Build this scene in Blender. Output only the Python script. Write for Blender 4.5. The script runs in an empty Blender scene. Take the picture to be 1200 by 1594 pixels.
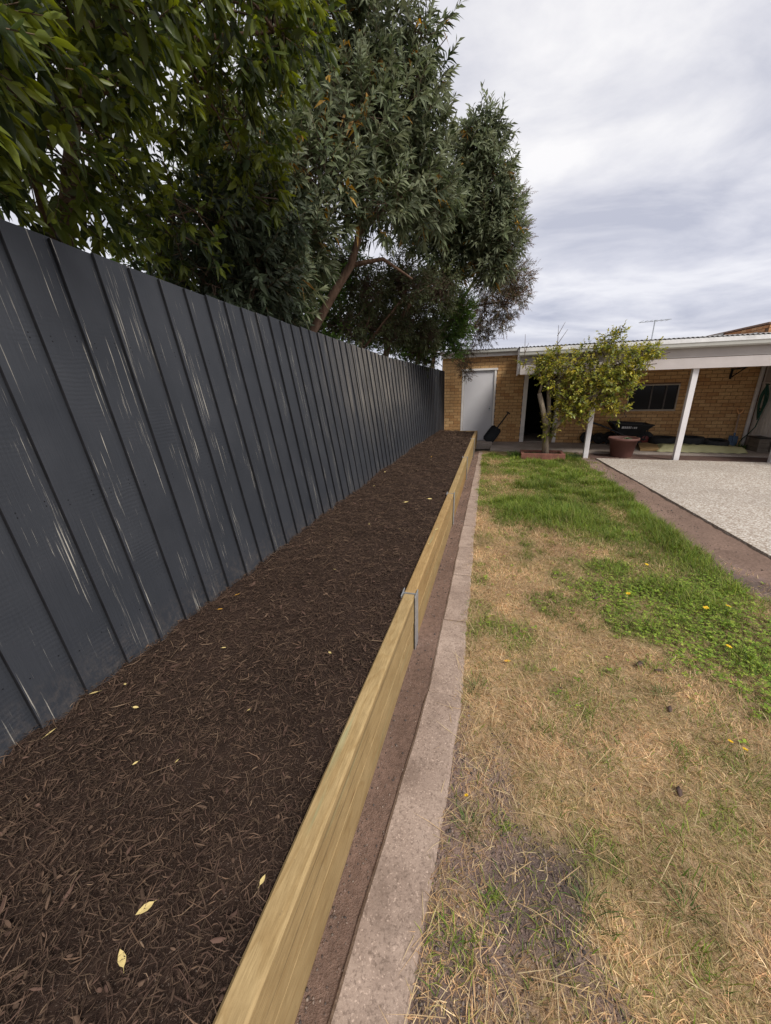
import bpy, bmesh, math, random
import numpy as np
from mathutils import Vector, Matrix, Euler
random.seed(7); RNG = np.random.default_rng(11)
S = bpy.context.scene; COL = S.collection
R = math.radians

# ------------------------------------------------------------------ camera
cam_d = bpy.data.cameras.new('camera'); cam = bpy.data.objects.new('camera', cam_d); COL.objects.link(cam)
cam_d.sensor_fit = 'HORIZONTAL'; cam_d.sensor_width = 36.0; cam_d.lens = 36.0*570/1200
cam_d.clip_start = 0.02; cam_d.clip_end = 500
_d = Vector((160, -198, 570)).normalized()                       # where the garden bed points, in lens axes (right, down, forward)
_n = _d.cross(Vector((1160, -198-29, 570))).normalized()
if _n.y > 0: _n = -_n
_x = _d.cross(_n)
_rows = (_x, _d, _n)
def _w(v): return Vector([r.dot(v) for r in _rows])
_r, _u, _b = _w(Vector((1,0,0))), _w(Vector((0,-1,0))), _w(Vector((0,0,-1)))
cam.matrix_world = Matrix(((_r.x,_u.x,_b.x,0),(_r.y,_u.y,_b.y,0),(_r.z,_u.z,_b.z,1.67),(0,0,0,1)))
S.camera = cam

# ------------------------------------------------------------------ sky, sun, exposure
SUN_EL, SUN_AZ = R(50), R(132)      # azimuth from +Y towards +X
world = bpy.data.worlds.new('World'); S.world = world; world.use_nodes = True
nt = world.node_tree; nt.nodes.clear()
def N(nt, t, **k):
    n = nt.nodes.new(t)
    for a, b in k.items():
        if a == 'inp':
            for i, v in b.items(): n.inputs[i].default_value = v
        else: setattr(n, a, b)
    return n
out = N(nt, 'ShaderNodeOutputWorld'); bg = N(nt, 'ShaderNodeBackground'); bg.inputs[1].default_value = 0.1
sky = N(nt, 'ShaderNodeTexSky', sky_type='NISHITA', sun_disc=False, sun_elevation=SUN_EL, sun_rotation=SUN_AZ, air_density=1.0, dust_density=2.0)
tc = N(nt, 'ShaderNodeTexCoord'); sep = N(nt, 'ShaderNodeSeparateXYZ'); nt.links.new(tc.outputs['Generated'], sep.inputs[0])
mz = N(nt, 'ShaderNodeMath', operation='MAXIMUM', inp={1: 0.0}); nt.links.new(sep.outputs[2], mz.inputs[0])
az = N(nt, 'ShaderNodeMath', operation='ADD', inp={1: 0.22}); nt.links.new(mz.outputs[0], az.inputs[0])
dx = N(nt, 'ShaderNodeMath', operation='DIVIDE'); dy = N(nt, 'ShaderNodeMath', operation='DIVIDE')
nt.links.new(sep.outputs[0], dx.inputs[0]); nt.links.new(az.outputs[0], dx.inputs[1])
nt.links.new(sep.outputs[1], dy.inputs[0]); nt.links.new(az.outputs[0], dy.inputs[1])
cmb = N(nt, 'ShaderNodeCombineXYZ'); nt.links.new(dx.outputs[0], cmb.inputs[0]); nt.links.new(dy.outputs[0], cmb.inputs[1])
mp = N(nt, 'ShaderNodeMapping'); mp.inputs['Rotation'].default_value = (0, 0, R(-25)); mp.inputs['Scale'].default_value = (1.0, 1.55, 1)
nt.links.new(cmb.outputs[0], mp.inputs[0])
n1 = N(nt, 'ShaderNodeTexNoise', inp={'Scale': 1.5, 'Detail': 8.0, 'Roughness': 0.56, 'Distortion': 0.35}); nt.links.new(mp.outputs[0], n1.inputs['Vector'])
cr = N(nt, 'ShaderNodeValToRGB'); nt.links.new(n1.outputs[0], cr.inputs[0])
cr.color_ramp.elements[0].position = 0.33; cr.color_ramp.elements[0].color = (2.40, 2.42, 2.75, 1)
cr.color_ramp.elements[1].position = 0.64; cr.color_ramp.elements[1].color = (4.25, 4.15, 4.12, 1)
e = cr.color_ramp.elements.new(0.48); e.color = (3.28, 3.24, 3.43, 1)
lowm = N(nt, 'ShaderNodeMapRange', inp={1: 0.0, 2: 0.40, 3: 1.0, 4: 0.0}); nt.links.new(mz.outputs[0], lowm.inputs[0])
lmix = N(nt, 'ShaderNodeMixRGB', blend_type='MULTIPLY'); nt.links.new(lowm.outputs[0], lmix.inputs[0]); nt.links.new(cr.outputs[0], lmix.inputs[1])
lmix.inputs[2].default_value = (0.76, 0.775, 0.87, 1)
mx = N(nt, 'ShaderNodeMixRGB'); mx.inputs[0].default_value = 0.92
nt.links.new(sky.outputs[0], mx.inputs[1]); nt.links.new(lmix.outputs[0], mx.inputs[2])
nt.links.new(mx.outputs[0], bg.inputs[0]); nt.links.new(bg.outputs[0], out.inputs[0])
sd = bpy.data.lights.new('sun', 'SUN'); sd.energy = 1.5; sd.angle = R(18); sd.color = (1.0, 0.96, 0.89)
sun = bpy.data.objects.new('sun', sd); COL.objects.link(sun)
sv = Vector((math.sin(SUN_AZ)*math.cos(SUN_EL), math.cos(SUN_AZ)*math.cos(SUN_EL), math.sin(SUN_EL)))
sun.rotation_euler = sv.to_track_quat('Z', 'Y').to_euler(); sun.location = sv*30
S.view_settings.view_transform = 'Standard'; S.view_settings.look = 'None'
S.view_settings.exposure = 1.28; S.view_settings.gamma = 1.0
S.cycles.max_bounces = 6; S.cycles.transparent_max_bounces = 4

# ------------------------------------------------------------------ helpers
def tag(o, label=None, cat=None, group=None, kind=None):
    if label: o['label'] = label
    if cat: o['category'] = cat
    if group: o['group'] = group
    if kind: o['kind'] = kind
    return o
def thing(name, label, cat, loc=(0,0,0), rotz=0, group=None):
    o = bpy.data.objects.new(name, None); COL.objects.link(o)
    o.empty_display_size = 0.1; o.location = loc; o.rotation_euler = (0, 0, rotz)
    return tag(o, label, cat, group)
def link(name, me, mat=None, parent=None, loc=None, rot=None):
    o = bpy.data.objects.new(name, me); COL.objects.link(o)
    if mat is not None and not me.materials: me.materials.append(mat)
    if parent is not None: o.parent = parent
    if loc is not None: o.location = loc
    if rot is not None: o.rotation_euler = rot
    return o
class MB:
    def __init__(s): s.v = []; s.f = []; s.mi = []
    def add(s, vs, fs, mi=0):
        b = len(s.v); s.v += [tuple(v) for v in vs]; s.f += [tuple(b+i for i in f) for f in fs]; s.mi += [mi]*len(fs); return s
    def box(s, x0, x1, y0, y1, z0, z1, M=None, mi=0):
        vs = [Vector((x, y, z)) for x in (x0, x1) for y in (y0, y1) for z in (z0, z1)]
        if M is not None: vs = [M @ v for v in vs]
        return s.add(vs, [(0,1,3,2),(4,6,7,5),(0,4,5,1),(2,3,7,6),(0,2,6,4),(1,5,7,3)], mi)
    def cbox(s, x0, x1, y0, y1, z0, z1, c=0.004, M=None, mi=0):
        bm = bmesh.new(); bmesh.ops.create_cube(bm, size=1)
        for v in bm.verts: v.co = Vector(((x0+x1)/2+v.co.x*(x1-x0), (y0+y1)/2+v.co.y*(y1-y0), (z0+z1)/2+v.co.z*(z1-z0)))
        bmesh.ops.bevel(bm, geom=bm.edges[:], offset=c, segments=1, affect='EDGES')
        bm.verts.index_update()
        vs = [v.co.copy() for v in bm.verts]; fs = [[v.index for v in f.verts] for f in bm.faces]; bm.free()
        if M is not None: vs = [M @ v for v in vs]
        return s.add(vs, fs, mi)
    def tube(s, pts, rad, n=8, cap=True, mi=0):
        pts = [Vector(p) for p in pts]
        if not hasattr(rad, '__len__'): rad = [rad]*len(pts)
        rings = []; ref = None
        for i, p in enumerate(pts):
            t = (pts[min(i+1, len(pts)-1)]-pts[max(i-1, 0)])
            t = t.normalized() if t.length > 1e-9 else Vector((0,0,1))
            if ref is None: ref = Vector((1,0,0)) if abs(t.x) < 0.8 else Vector((0,1,0))
            a = t.cross(ref).normalized(); b = t.cross(a); ref = b.cross(t) if False else ref
            rings.append([p+(a*math.cos(2*math.pi*k/n)+b*math.sin(2*math.pi*k/n))*rad[i] for k in range(n)])
        vs = [v for r in rings for v in r]; fs = []
        for i in range(len(pts)-1):
            for k in range(n): fs.append((i*n+k, i*n+(k+1)%n, (i+1)*n+(k+1)%n, (i+1)*n+k))
        if cap: fs += [tuple(range(n))[::-1], tuple((len(pts)-1)*n+k for k in range(n))]
        return s.add(vs, fs, mi)
    def lathe(s, prof, n=24, c=(0,0,0), mi=0):
        vs = [(c[0]+r*math.cos(2*math.pi*k/n), c[1]+r*math.sin(2*math.pi*k/n), c[2]+z) for r, z in prof for k in range(n)]
        fs = [(i*n+k, i*n+(k+1)%n, (i+1)*n+(k+1)%n, (i+1)*n+k) for i in range(len(prof)-1) for k in range(n)]
        return s.add(vs, fs, mi)
    def mesh(s, name, mats=None, smooth=False):
        me = bpy.data.meshes.new(name); me.from_pydata(s.v, [], s.f)
        for m in (mats if isinstance(mats, (list, tuple)) else ([mats] if mats else [])): me.materials.append(m)
        if any(s.mi): me.polygons.foreach_set('material_index', s.mi)
        if smooth: me.polygons.foreach_set('use_smooth', [True]*len(me.polygons))
        me.update(); return me
    def build(s, name, mat, parent=None, loc=None, rot=None, smooth=False):
        return link(name, s.mesh(name, mat, smooth), None, parent, loc, rot)
def np_mesh(name, V, T, colr=None, mat=None, smooth=False):
    """V (n,3), T (m,3) or (m,4) -> mesh; colr (n,3) point colours"""
    V = np.ascontiguousarray(V, dtype=np.float32); T = np.ascontiguousarray(T, dtype=np.int32); k = T.shape[1]
    me = bpy.data.meshes.new(name); me.vertices.add(len(V)); me.vertices.foreach_set('co', V.ravel())
    me.loops.add(T.size); me.loops.foreach_set('vertex_index', T.ravel())
    me.polygons.add(len(T)); me.polygons.foreach_set('loop_start', np.arange(0, T.size, k, dtype=np.int32))
    me.polygons.foreach_set('loop_total', np.full(len(T), k, dtype=np.int32))
    if smooth: me.polygons.foreach_set('use_smooth', np.ones(len(T), dtype=bool))
    me.update(calc_edges=True)
    if colr is not None:
        a = me.color_attributes.new('Col', 'FLOAT_COLOR', 'POINT')
        c = np.ones((len(V), 4), np.float32); c[:, :3] = colr; a.data.foreach_set('color', c.ravel())
    if mat: me.materials.append(mat)
    return me
def _h(i, j, s):
    n = (i*374761393 + j*668265263 + s*1442695041) & 0xffffffff
    n = ((n ^ (n >> 13))*1274126177) & 0xffffffff
    return ((n ^ (n >> 16)) & 0xffff)/65535.0
def vn(x, y, sc=1.0, seed=0, oct=3):
    x = np.asarray(x, float)*sc; y = np.asarray(y, float)*sc; t = 0; a = 1; tot = 0
    for o in range(oct):
        i = np.floor(x).astype(np.int64); j = np.floor(y).astype(np.int64); u = x-i; v = y-j
        u = u*u*(3-2*u); v = v*v*(3-2*v)
        t = t + a*((_h(i,j,seed+o)*(1-u)+_h(i+1,j,seed+o)*u)*(1-v)+(_h(i,j+1,seed+o)*(1-u)+_h(i+1,j+1,seed+o)*u)*v)
        tot += a; a *= .5; x = x*2.03+5.1; y = y*2.03+9.7
    return t/tot
def interp(tab, y): return np.interp(y, [a for a, b in tab], [b for a, b in tab])

# ------------------------------------------------------------------ materials
def mat(name, rough=0.8, spec=0.3):
    m = bpy.data.materials.new(name); m.use_nodes = True; t = m.node_tree
    b = t.nodes['Principled BSDF']; b.inputs['Roughness'].default_value = rough; b.inputs['Specular IOR Level'].default_value = spec
    return m, t, b
def L(t, a, b): t.links.new(a, b)
def ramp(t, fac, stops):
    c = N(t, 'ShaderNodeValToRGB'); L(t, fac, c.inputs[0]); el = c.color_ramp.elements
    while len(el) < len(stops): el.new(0.5)
    for e_, (p, q) in zip(el, stops): e_.position = p; e_.color = (*q, 1) if len(q) == 3 else q
    return c.outputs[0]
def noise(t, vec, scale, detail=4, rough=0.55, dist=0.0):
    n = N(t, 'ShaderNodeTexNoise', inp={'Scale': scale, 'Detail': detail, 'Roughness': rough, 'Distortion': dist}); L(t, vec, n.inputs['Vector']); return n.outputs[0]
def coords(t, kind='Object', scale=(1,1,1), rnd=False):
    c = N(t, 'ShaderNodeTexCoord').outputs[kind]
    if rnd:
        oi = N(t, 'ShaderNodeObjectInfo'); mu = N(t, 'ShaderNodeMath', operation='MULTIPLY', inp={1: 37.0}); L(t, oi.outputs['Random'], mu.inputs[0])
        ad = N(t, 'ShaderNodeVectorMath', operation='ADD'); L(t, c, ad.inputs[0]); L(t, mu.outputs[0], ad.inputs[1]); c = ad.outputs[0]
    m = N(t, 'ShaderNodeMapping'); m.inputs['Scale'].default_value = scale; L(t, c, m.inputs[0]); return m.outputs[0]
def bump(t, b, h, strength=0.3, dist=0.01):
    n = N(t, 'ShaderNodeBump', inp={'Strength': strength, 'Distance': dist}); L(t, h, n.inputs['Height']); L(t, n.outputs[0], b.inputs['Normal'])
def mixc(t, fac, a, b, mode='MIX'):
    m = N(t, 'ShaderNodeMixRGB', blend_type=mode)
    for i, v in ((0, fac), (1, a), (2, b)):
        if isinstance(v, (int, float)): m.inputs[i].default_value = v
        elif isinstance(v, tuple): m.inputs[i].default_value = (*v, 1)
        else: L(t, v, m.inputs[i])
    return m.outputs[0]
def math_(t, op, a, b=None):
    m = N(t, 'ShaderNodeMath', operation=op)
    for i, v in ((0, a), (1, b)):
        if v is None: continue
        if isinstance(v, (int, float)): m.inputs[i].default_value = v
        else: L(t, v, m.inputs[i])
    return m.outputs[0]
def simple(name, c, rough=0.7, var=0.15, scale=8, bmp=0.0, spec=0.3, metal=0.0, kind='Object', dirt=None):
    m, t, b = mat(name, rough, spec); v = coords(t, kind, rnd=(kind == 'Object'))
    n = noise(t, v, scale, 5)
    lo = tuple(x*(1-var) for x in c); hi = tuple(min(1, x*(1+var)) for x in c)
    col = ramp(t, n, [(0.3, lo), (0.7, hi)])
    if dirt:
        d = ramp(t, noise(t, v, scale*0.35, 6, 0.65), [(0.50, (0,0,0)), (0.72, (1,1,1))]); col = mixc(t, math_(t, 'MULTIPLY', d, 0.6), col, dirt)
    L(t, col, b.inputs['Base Color']); b.inputs['Metallic'].default_value = metal
    if bmp: bump(t, b, noise(t, v, scale*6, 4), bmp, 0.005)
    return m
def attr_mat(name, rough=0.8, trans=0.0, spec=0.25, sheen=False):
    m, t, b = mat(name, rough, spec)
    a = N(t, 'ShaderNodeAttribute', attribute_name='Col'); L(t, a.outputs['Color'], b.inputs['Base Color'])
    if trans:
        o = t.nodes['Material Output']; tr = N(t, 'ShaderNodeBsdfTranslucent'); mx_ = N(t, 'ShaderNodeMixShader'); mx_.inputs[0].default_value = trans
        h = N(t, 'ShaderNodeHueSaturation', inp={'Hue': 0.485, 'Saturation': 1.15, 'Value': 1.5}); L(t, a.outputs['Color'], h.inputs['Color'])
        L(t, h.outputs[0], tr.inputs[0]); L(t, b.outputs[0], mx_.inputs[1]); L(t, tr.outputs[0], mx_.inputs[2]); L(t, mx_.outputs[0], o.inputs[0])
    return m

# painted palings
def fence_mat():
    m, t, b = mat('paling_paint', 0.62, 0.3)
    v = coords(t, 'Object', (1, 1, 1), True)
    big = noise(t, v, 2.2, 4); base = ramp(t, big, [(0.3, (0.027, 0.030, 0.037)), (0.7, (0.041, 0.044, 0.052))])
    vs = coords(t, 'Object', (30, 130, 2.2), True); st = noise(t, vs, 1.0, 5, 0.62, 0.25)
    mask = noise(t, coords(t, 'Object', (2, 5, 0.8), True), 1.4, 3, 0.5)
    s1 = math_(t, 'ADD', st, math_(t, 'MULTIPLY', mask, 0.42))
    k = ramp(t, s1, [(0.85, (0,0,0)), (0.895, (1,1,1))])
    fine = noise(t, coords(t, 'Object', (40, 160, 4), True), 1.0, 4, 0.7)
    oi_ = N(t, 'ShaderNodeObjectInfo'); k = math_(t, 'MULTIPLY', k, ramp(t, oi_.outputs['Random'], [(0.15, (0.15,)*3), (0.7, (1,1,1))]))
    k2 = math_(t, 'MULTIPLY', k, ramp(t, fine, [(0.38, (0,0,0)), (0.52, (1,1,1))]))
    geo = N(t, 'ShaderNodeNewGeometry'); sx = N(t, 'ShaderNodeSeparateXYZ'); L(t, geo.outputs['Position'], sx.inputs[0])
    # flaking band beneath the overhanging trees
    hb = N(t, 'ShaderNodeMapRange', inp={1: 0.55, 2: 1.5, 3: 0.0, 4: 1.0}); L(t, sx.outputs[2], hb.inputs[0])
    yb1 = N(t, 'ShaderNodeMapRange', inp={1: 3.2, 2: 5.2, 3: 0.0, 4: 1.0}); L(t, sx.outputs[1], yb1.inputs[0])
    yb2 = N(t, 'ShaderNodeMapRange', inp={1: 7.4, 2: 9.8, 3: 1.0, 4: 0.0}); L(t, sx.outputs[1], yb2.inputs[0])
    band = math_(t, 'MULTIPLY', math_(t, 'MULTIPLY', yb1.outputs[0], yb2.outputs[0]), hb.outputs[0])
    st2 = noise(t, coords(t, 'Object', (30, 60, 1.1), True), 1.0, 6, 0.7)
    kb = math_(t, 'MULTIPLY', ramp(t, math_(t, 'ADD', st2, math_(t, 'MULTIPLY', band, 0.10)), [(0.56, (0,0,0)), (0.70, (1,1,1))]), math_(t, 'MULTIPLY', band, 0.75))
    colr = mixc(t, math_(t, 'MULTIPLY', k2, 0.8), base, (0.55, 0.51, 0.43))
    colr = mixc(t, kb, colr, (0.34, 0.30, 0.25))
    low = N(t, 'ShaderNodeMapRange', inp={1: 0.40, 2: 0.62, 3: 1.0, 4: 0.0}); L(t, sx.outputs[2], low.inputs[0])
    splash = math_(t, 'MULTIPLY', low.outputs[0], ramp(t, noise(t, v, 28, 6, 0.75), [(0.45, (0,0,0)), (0.75, (1,1,1))]))
    colr = mixc(t, math_(t, 'MULTIPLY', splash, 0.45), colr, (0.20, 0.16, 0.13))
    L(t, colr, b.inputs['Base Color'])
    # rough-sawn marks
    saw = N(t, 'ShaderNodeTexWave', wave_type='BANDS', bands_direction='Z', inp={'Scale': 16.0, 'Distortion': 7.0, 'Detail': 3.0, 'Detail Scale': 0.6}); L(t, coords(t, 'Object', (1, 0.6, 1), True), saw.inputs['Vector'])
    sm = ramp(t, noise(t, v, 3.0, 3), [(0.45, (0,0,0)), (0.65, (1,1,1))])
    hgt = math_(t, 'ADD', math_(t, 'MULTIPLY', math_(t, 'MULTIPLY', saw.outputs[1], sm), 0.24), math_(t, 'MULTIPLY', noise(t, coords(t, 'Object', (40, 90, 4), True), 1.0, 5), 0.8))
    bump(t, b, hgt, 0.5, 0.004)
    return m
M_FENCE = fence_mat()
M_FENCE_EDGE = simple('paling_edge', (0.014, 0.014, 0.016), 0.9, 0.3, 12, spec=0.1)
# treated pine
def pine_mat(name, axis):
    m, t, b = mat(name, 0.62, 0.3)
    sc = {'y': (9, 0.45, 9), 'x': (0.45, 9, 9)}[axis]
    v = coords(t, 'Object', sc, True); v1 = coords(t, 'Object', (1,1,1), True)
    ex = lambda k_, l_: coords(t, 'Object', (k_, l_, k_) if axis == 'y' else (l_, k_, k_), True)
    oi_ = N(t, 'ShaderNodeObjectInfo')
    g = ramp(t, oi_.outputs['Random'], [(0.0, (0.315, 0.220, 0.100)), (0.5, (0.355, 0.260, 0.130)), (1.0, (0.33, 0.205, 0.083))])
    ring = math_(t, 'FRACT', math_(t, 'MULTIPLY', noise(t, ex(5, 0.9), 1.0, 2, 0.4, 0.3), 16.0))
    g = mixc(t, 1.0, g, ramp(t, ring, [(0.0, (1.03, 1.03, 1.03)), (0.6, (1.0, 0.99, 0.98)), (0.92, (0.90, 0.86, 0.80)), (1.0, (1.03, 1.03, 1.03))]), 'MULTIPLY')
    f = noise(t, ex(190, 16), 1.0, 4, 0.65)
    g = mixc(t, 1.0, g, ramp(t, f, [(0.3, (0.78, 0.76, 0.72)), (0.7, (1.16, 1.16, 1.16))]), 'MULTIPLY')
    g = mixc(t, 1.0, g, ramp(t, noise(t, ex(7, 4.5), 1.0, 6, 0.7), [(0.3, (0.80, 0.76, 0.70)), (0.7, (1.12, 1.12, 1.12))]), 'MULTIPLY')
    gr = ramp(t, noise(t, ex(22, 1.3), 1.0, 3), [(0.64, (0,0,0)), (0.72, (1,1,1))])
    g = mixc(t, math_(t, 'MULTIPLY', gr, 0.45), g, (0.25, 0.30, 0.17))
    cr_ = ramp(t, noise(t, coords(t, 'Object', tuple(x*(2.2 if x > 1 else 0.7) for x in sc), True), 1.0, 2, 0.4), [(0.285, (1,1,1)), (0.30, (0,0,0))])
    g = mixc(t, math_(t, 'MULTIPLY', cr_, 0.45), g, (0.12, 0.085, 0.04))
    vo = N(t, 'ShaderNodeTexVoronoi', inp={'Scale': 2.4}); L(t, ex(1.6, 0.8), vo.inputs['Vector'])
    kn = ramp(t, vo.outputs['Distance'], [(0.03, (1,1,1)), (0.085, (0,0,0))])
    g = mixc(t, math_(t, 'MULTIPLY', kn, 0.7), g, (0.16, 0.085, 0.03))
    g = mixc(t, math_(t, 'MULTIPLY', ramp(t, noise(t, v1, 55, 3), [(0.66, (0,0,0)), (0.72, (1,1,1))]), 0.35), g, (0.14, 0.10, 0.06))
    L(t, g, b.inputs['Base Color']); bump(t, b, math_(t, 'ADD', f, math_(t, 'MULTIPLY', cr_, -1.5)), 0.35, 0.002); return m
M_PINE_Y = pine_mat('treated_pine', 'y'); M_PINE_X = pine_mat('treated_pine_cross', 'x')
M_GALV = simple('galvanised_steel', (0.50, 0.52, 0.54), 0.45, 0.15, 30, 0.1, 0.5, 0.75)
def concrete(name, lo, hi, spot, sc=9, bm=0.5, sp=1.0):
    m, t, b = mat(name, 0.9, 0.2); v = coords(t, 'Object', (1,1,1), True)
    c = ramp(t, noise(t, v, sc*0.4, 6, 0.65), [(0.3, lo), (0.7, hi)])
    c = mixc(t, math_(t, 'MULTIPLY', ramp(t, noise(t, v, sc*9, 3, 0.7), [(0.5, (0,0,0)), (0.68, (1,1,1))]), 0.5*sp), c, spot)
    c = mixc(t, math_(t, 'MULTIPLY', ramp(t, noise(t, v, sc*14, 2, 0.6), [(0.60, (0,0,0)), (0.70, (1,1,1))]), 0.5*sp), c, tuple(min(1, x*1.45) for x in hi))
    c = mixc(t, math_(t, 'MULTIPLY', ramp(t, noise(t, v, sc*1.0, 5, 0.6), [(0.52, (0,0,0)), (0.75, (1,1,1))]), 0.5), c, spot)
    L(t, c, b.inputs['Base Color']); bump(t, b, noise(t, v, sc*12, 4, 0.7), bm, 0.004); return m
M_EDGING = concrete('edging_concrete', (0.215, 0.155, 0.122), (0.385, 0.295, 0.24), (0.12, 0.085, 0.066), 9, 0.8, 1.4)
M_SLAB = concrete('veranda_concrete', (0.26, 0.215, 0.185), (0.38, 0.325, 0.28), (0.17, 0.135, 0.115), 4)
def aggregate():
    m, t, b = mat('exposed_aggregate', 0.85, 0.25); v = coords(t, 'Object')
    vo = N(t, 'ShaderNodeTexVoronoi', inp={'Scale': 60.0}); L(t, v, vo.inputs['Vector'])
    hv = N(t, 'ShaderNodeSeparateColor'); L(t, vo.outputs['Color'], hv.inputs[0])
    c = ramp(t, hv.outputs[0], [(0.0, (0.22, 0.165, 0.125)), (0.4, (0.38, 0.325, 0.275)), (0.75, (0.50, 0.455, 0.40)), (1.0, (0.62, 0.59, 0.54))])
    c = mixc(t, ramp(t, vo.outputs['Distance'], [(0.45, (0,0,0)), (0.8, (1,1,1))]), c, (0.30, 0.255, 0.21))
    st = ramp(t, noise(t, v, 0.75, 5, 0.6), [(0.44, (0,0,0)), (0.68, (1,1,1))]); c = mixc(t, math_(t, 'MULTIPLY', st, 0.45), c, (0.225, 0.19, 0.16))
    L(t, c, b.inputs['Base Color']); bump(t, b, vo.outputs['Distance'], -0.6, 0.006); return m
M_AGG = aggregate()
def soil_attr():
    m, t, b = mat('soil', 0.95, 0.1); a = N(t, 'ShaderNodeAttribute', attribute_name='Col')
    v = coords(t, 'Object'); n = noise(t, v, 40, 6, 0.7)
    c = mixc(t, 1.0, a.outputs['Color'], ramp(t, n, [(0.25, (0.62,0.62,0.62)), (0.75, (1.35,1.35,1.35))]), 'MULTIPLY')
    c = mixc(t, math_(t, 'MULTIPLY', ramp(t, noise(t, v, 220, 2), [(0.62, (0,0,0)), (0.7, (1,1,1))]), 0.35), c, (0.34, 0.27, 0.22))
    L(t, c, b.inputs['Base Color']); bump(t, b, math_(t, 'ADD', n, noise(t, v, 160, 3, 0.7)), 0.9, 0.008); return m
M_SOIL = soil_attr()
M_FAR = simple('far_ground', (0.13, 0.11, 0.075), 0.95, 0.3, 1.5)
M_ATTR = attr_mat('bark_mulch', 0.9, 0, 0.15)
M_GRASS = attr_mat('grass_blades', 0.7, 0.3, 0.2)
M_PEB = attr_mat('grit', 0.9, 0, 0.2)
M_LEAF_GLOSS = attr_mat('glossy_leaf', 0.42, 0.38, 0.4)
M_LEAF_SAGE = attr_mat('sage_leaf', 0.62, 0.3, 0.3)
M_LEAF_FINE = attr_mat('needle_leaf', 0.7, 0.2, 0.2)
def bark(name, a, b_):
    m, t, b = mat(name, 0.9, 0.15); v = coords(t, 'Object', (14, 14, 3)); n = noise(t, v, 1.6, 6, 0.65, 0.4)
    L(t, ramp(t, n, [(0.3, a), (0.7, b_)]), b.inputs['Base Color']); bump(t, b, n, 0.9, 0.02); return m
M_BARK = bark('brown_bark', (0.075, 0.045, 0.03), (0.21, 0.135, 0.095)); M_BARK_G = bark('grey_bark', (0.14, 0.11, 0.085), (0.33, 0.27, 0.20))
M_TWIG = simple('twig_bark', (0.10, 0.068, 0.048), 0.9, 0.3, 6)
def brick_mat(name, stops):
    m, t, b = mat(name, 0.88, 0.2); oi = N(t, 'ShaderNodeObjectInfo'); ge = N(t, 'ShaderNodeNewGeometry')
    r = math_(t, 'FRACT', math_(t, 'ADD', oi.outputs['Random'], ge.outputs['Random Per Island']))
    v = coords(t, 'Object', (1,1,1), True); c = ramp(t, r, stops)
    n = noise(t, v, 22, 5, 0.65); c = mixc(t, 1.0, c, ramp(t, n, [(0.25, (0.72,0.70,0.68)), (0.75, (1.22,1.22,1.22))]), 'MULTIPLY')
    L(t, c, b.inputs['Base Color']); bump(t, b, noise(t, v, 90, 4, 0.7), 0.4, 0.003); return m
M_BRICK = brick_mat('cream_tan_brick', [(0.0, (0.48, 0.27, 0.115)), (0.45, (0.57, 0.35, 0.16)), (0.8, (0.62, 0.40, 0.19)), (1.0, (0.45, 0.24, 0.10))])
M_BRICK_O = brick_mat('orange_brick', [(0.0, (0.36, 0.16, 0.07)), (0.5, (0.45, 0.22, 0.10)), (1.0, (0.50, 0.29, 0.15))])
M_MORTAR = simple('mortar', (0.155, 0.095, 0.060), 0.95, 0.2, 20)
M_WHITE = simple('white_paint', (0.78, 0.745, 0.71), 0.55, 0.05, 5, dirt=(0.44, 0.405, 0.38))
M_DOOR = simple('door_paint', (0.61, 0.595, 0.61), 0.5, 0.03, 3)
M_BEAM = simple('beam_paint', (0.50, 0.45, 0.43), 0.6, 0.05, 4, dirt=(0.42, 0.37, 0.34))
M_POST = simple('post_paint', (0.70, 0.67, 0.67), 0.5, 0.05, 6)
M_FASC_SHADE = simple('fascia_shaded_paint', (0.40, 0.36, 0.335), 0.6, 0.06, 4)  # veranda fascia: shade of the recess under the gutter put into the paint colour
M_GUTTER = simple('gutter_paint', (0.46, 0.45, 0.41), 0.5, 0.06, 5)
M_FLASH = simple('white_flashing', (0.74, 0.73, 0.72), 0.5, 0.08, 9, dirt=(0.45, 0.44, 0.42))
M_CEIL = simple('veranda_lining', (0.60, 0.55, 0.50), 0.8, 0.1, 3)
M_ROOF = simple('corrugated_iron', (0.36, 0.355, 0.36), 0.5, 0.15, 6, metal=0.4)
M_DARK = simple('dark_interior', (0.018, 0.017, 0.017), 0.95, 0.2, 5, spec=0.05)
M_ALU = simple('window_frame', (0.40, 0.345, 0.28), 0.5, 0.1, 10)
def glass():
    m, t, b = mat('window_glass', 0.08, 0.12); b.inputs['Base Color'].default_value = (0.012, 0.012, 0.014, 1); return m
M_GLASS = glass()
M_CURT = simple('curtain', (0.10, 0.09, 0.085), 0.9, 0.2, 20)
M_BLACK = simple('black_plastic', (0.010, 0.011, 0.013), 0.55, 0.2, 10, spec=0.25)
M_RUBBER = simple('tyre_rubber', (0.022, 0.022, 0.023), 0.85, 0.3, 15, 0.3)
M_STEELBLK = simple('black_steel', (0.016, 0.016, 0.017), 0.5, 0.2, 12)
M_POT = simple('maroon_pot', (0.115, 0.052, 0.042), 0.6, 0.18, 4, 0.1)
M_TARP = simple('olive_tarpaulin', (0.34, 0.32, 0.165), 0.55, 0.12, 6, 0.15)
M_CARD = simple('plywood_sheet', (0.34, 0.22, 0.10), 0.85, 0.15, 6)
M_SHAFT = simple('ash_handle', (0.36, 0.26, 0.19), 0.6, 0.2, 10)
M_DGRIP = simple('orange_grip', (0.78, 0.42, 0.18), 0.5, 0.08, 8)
M_BLADE = simple('blue_blade', (0.075, 0.12, 0.19), 0.45, 0.2, 10, metal=0.3)
M_HOSE = simple('green_hose', (0.014, 0.075, 0.055), 0.45, 0.15, 8)
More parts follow.
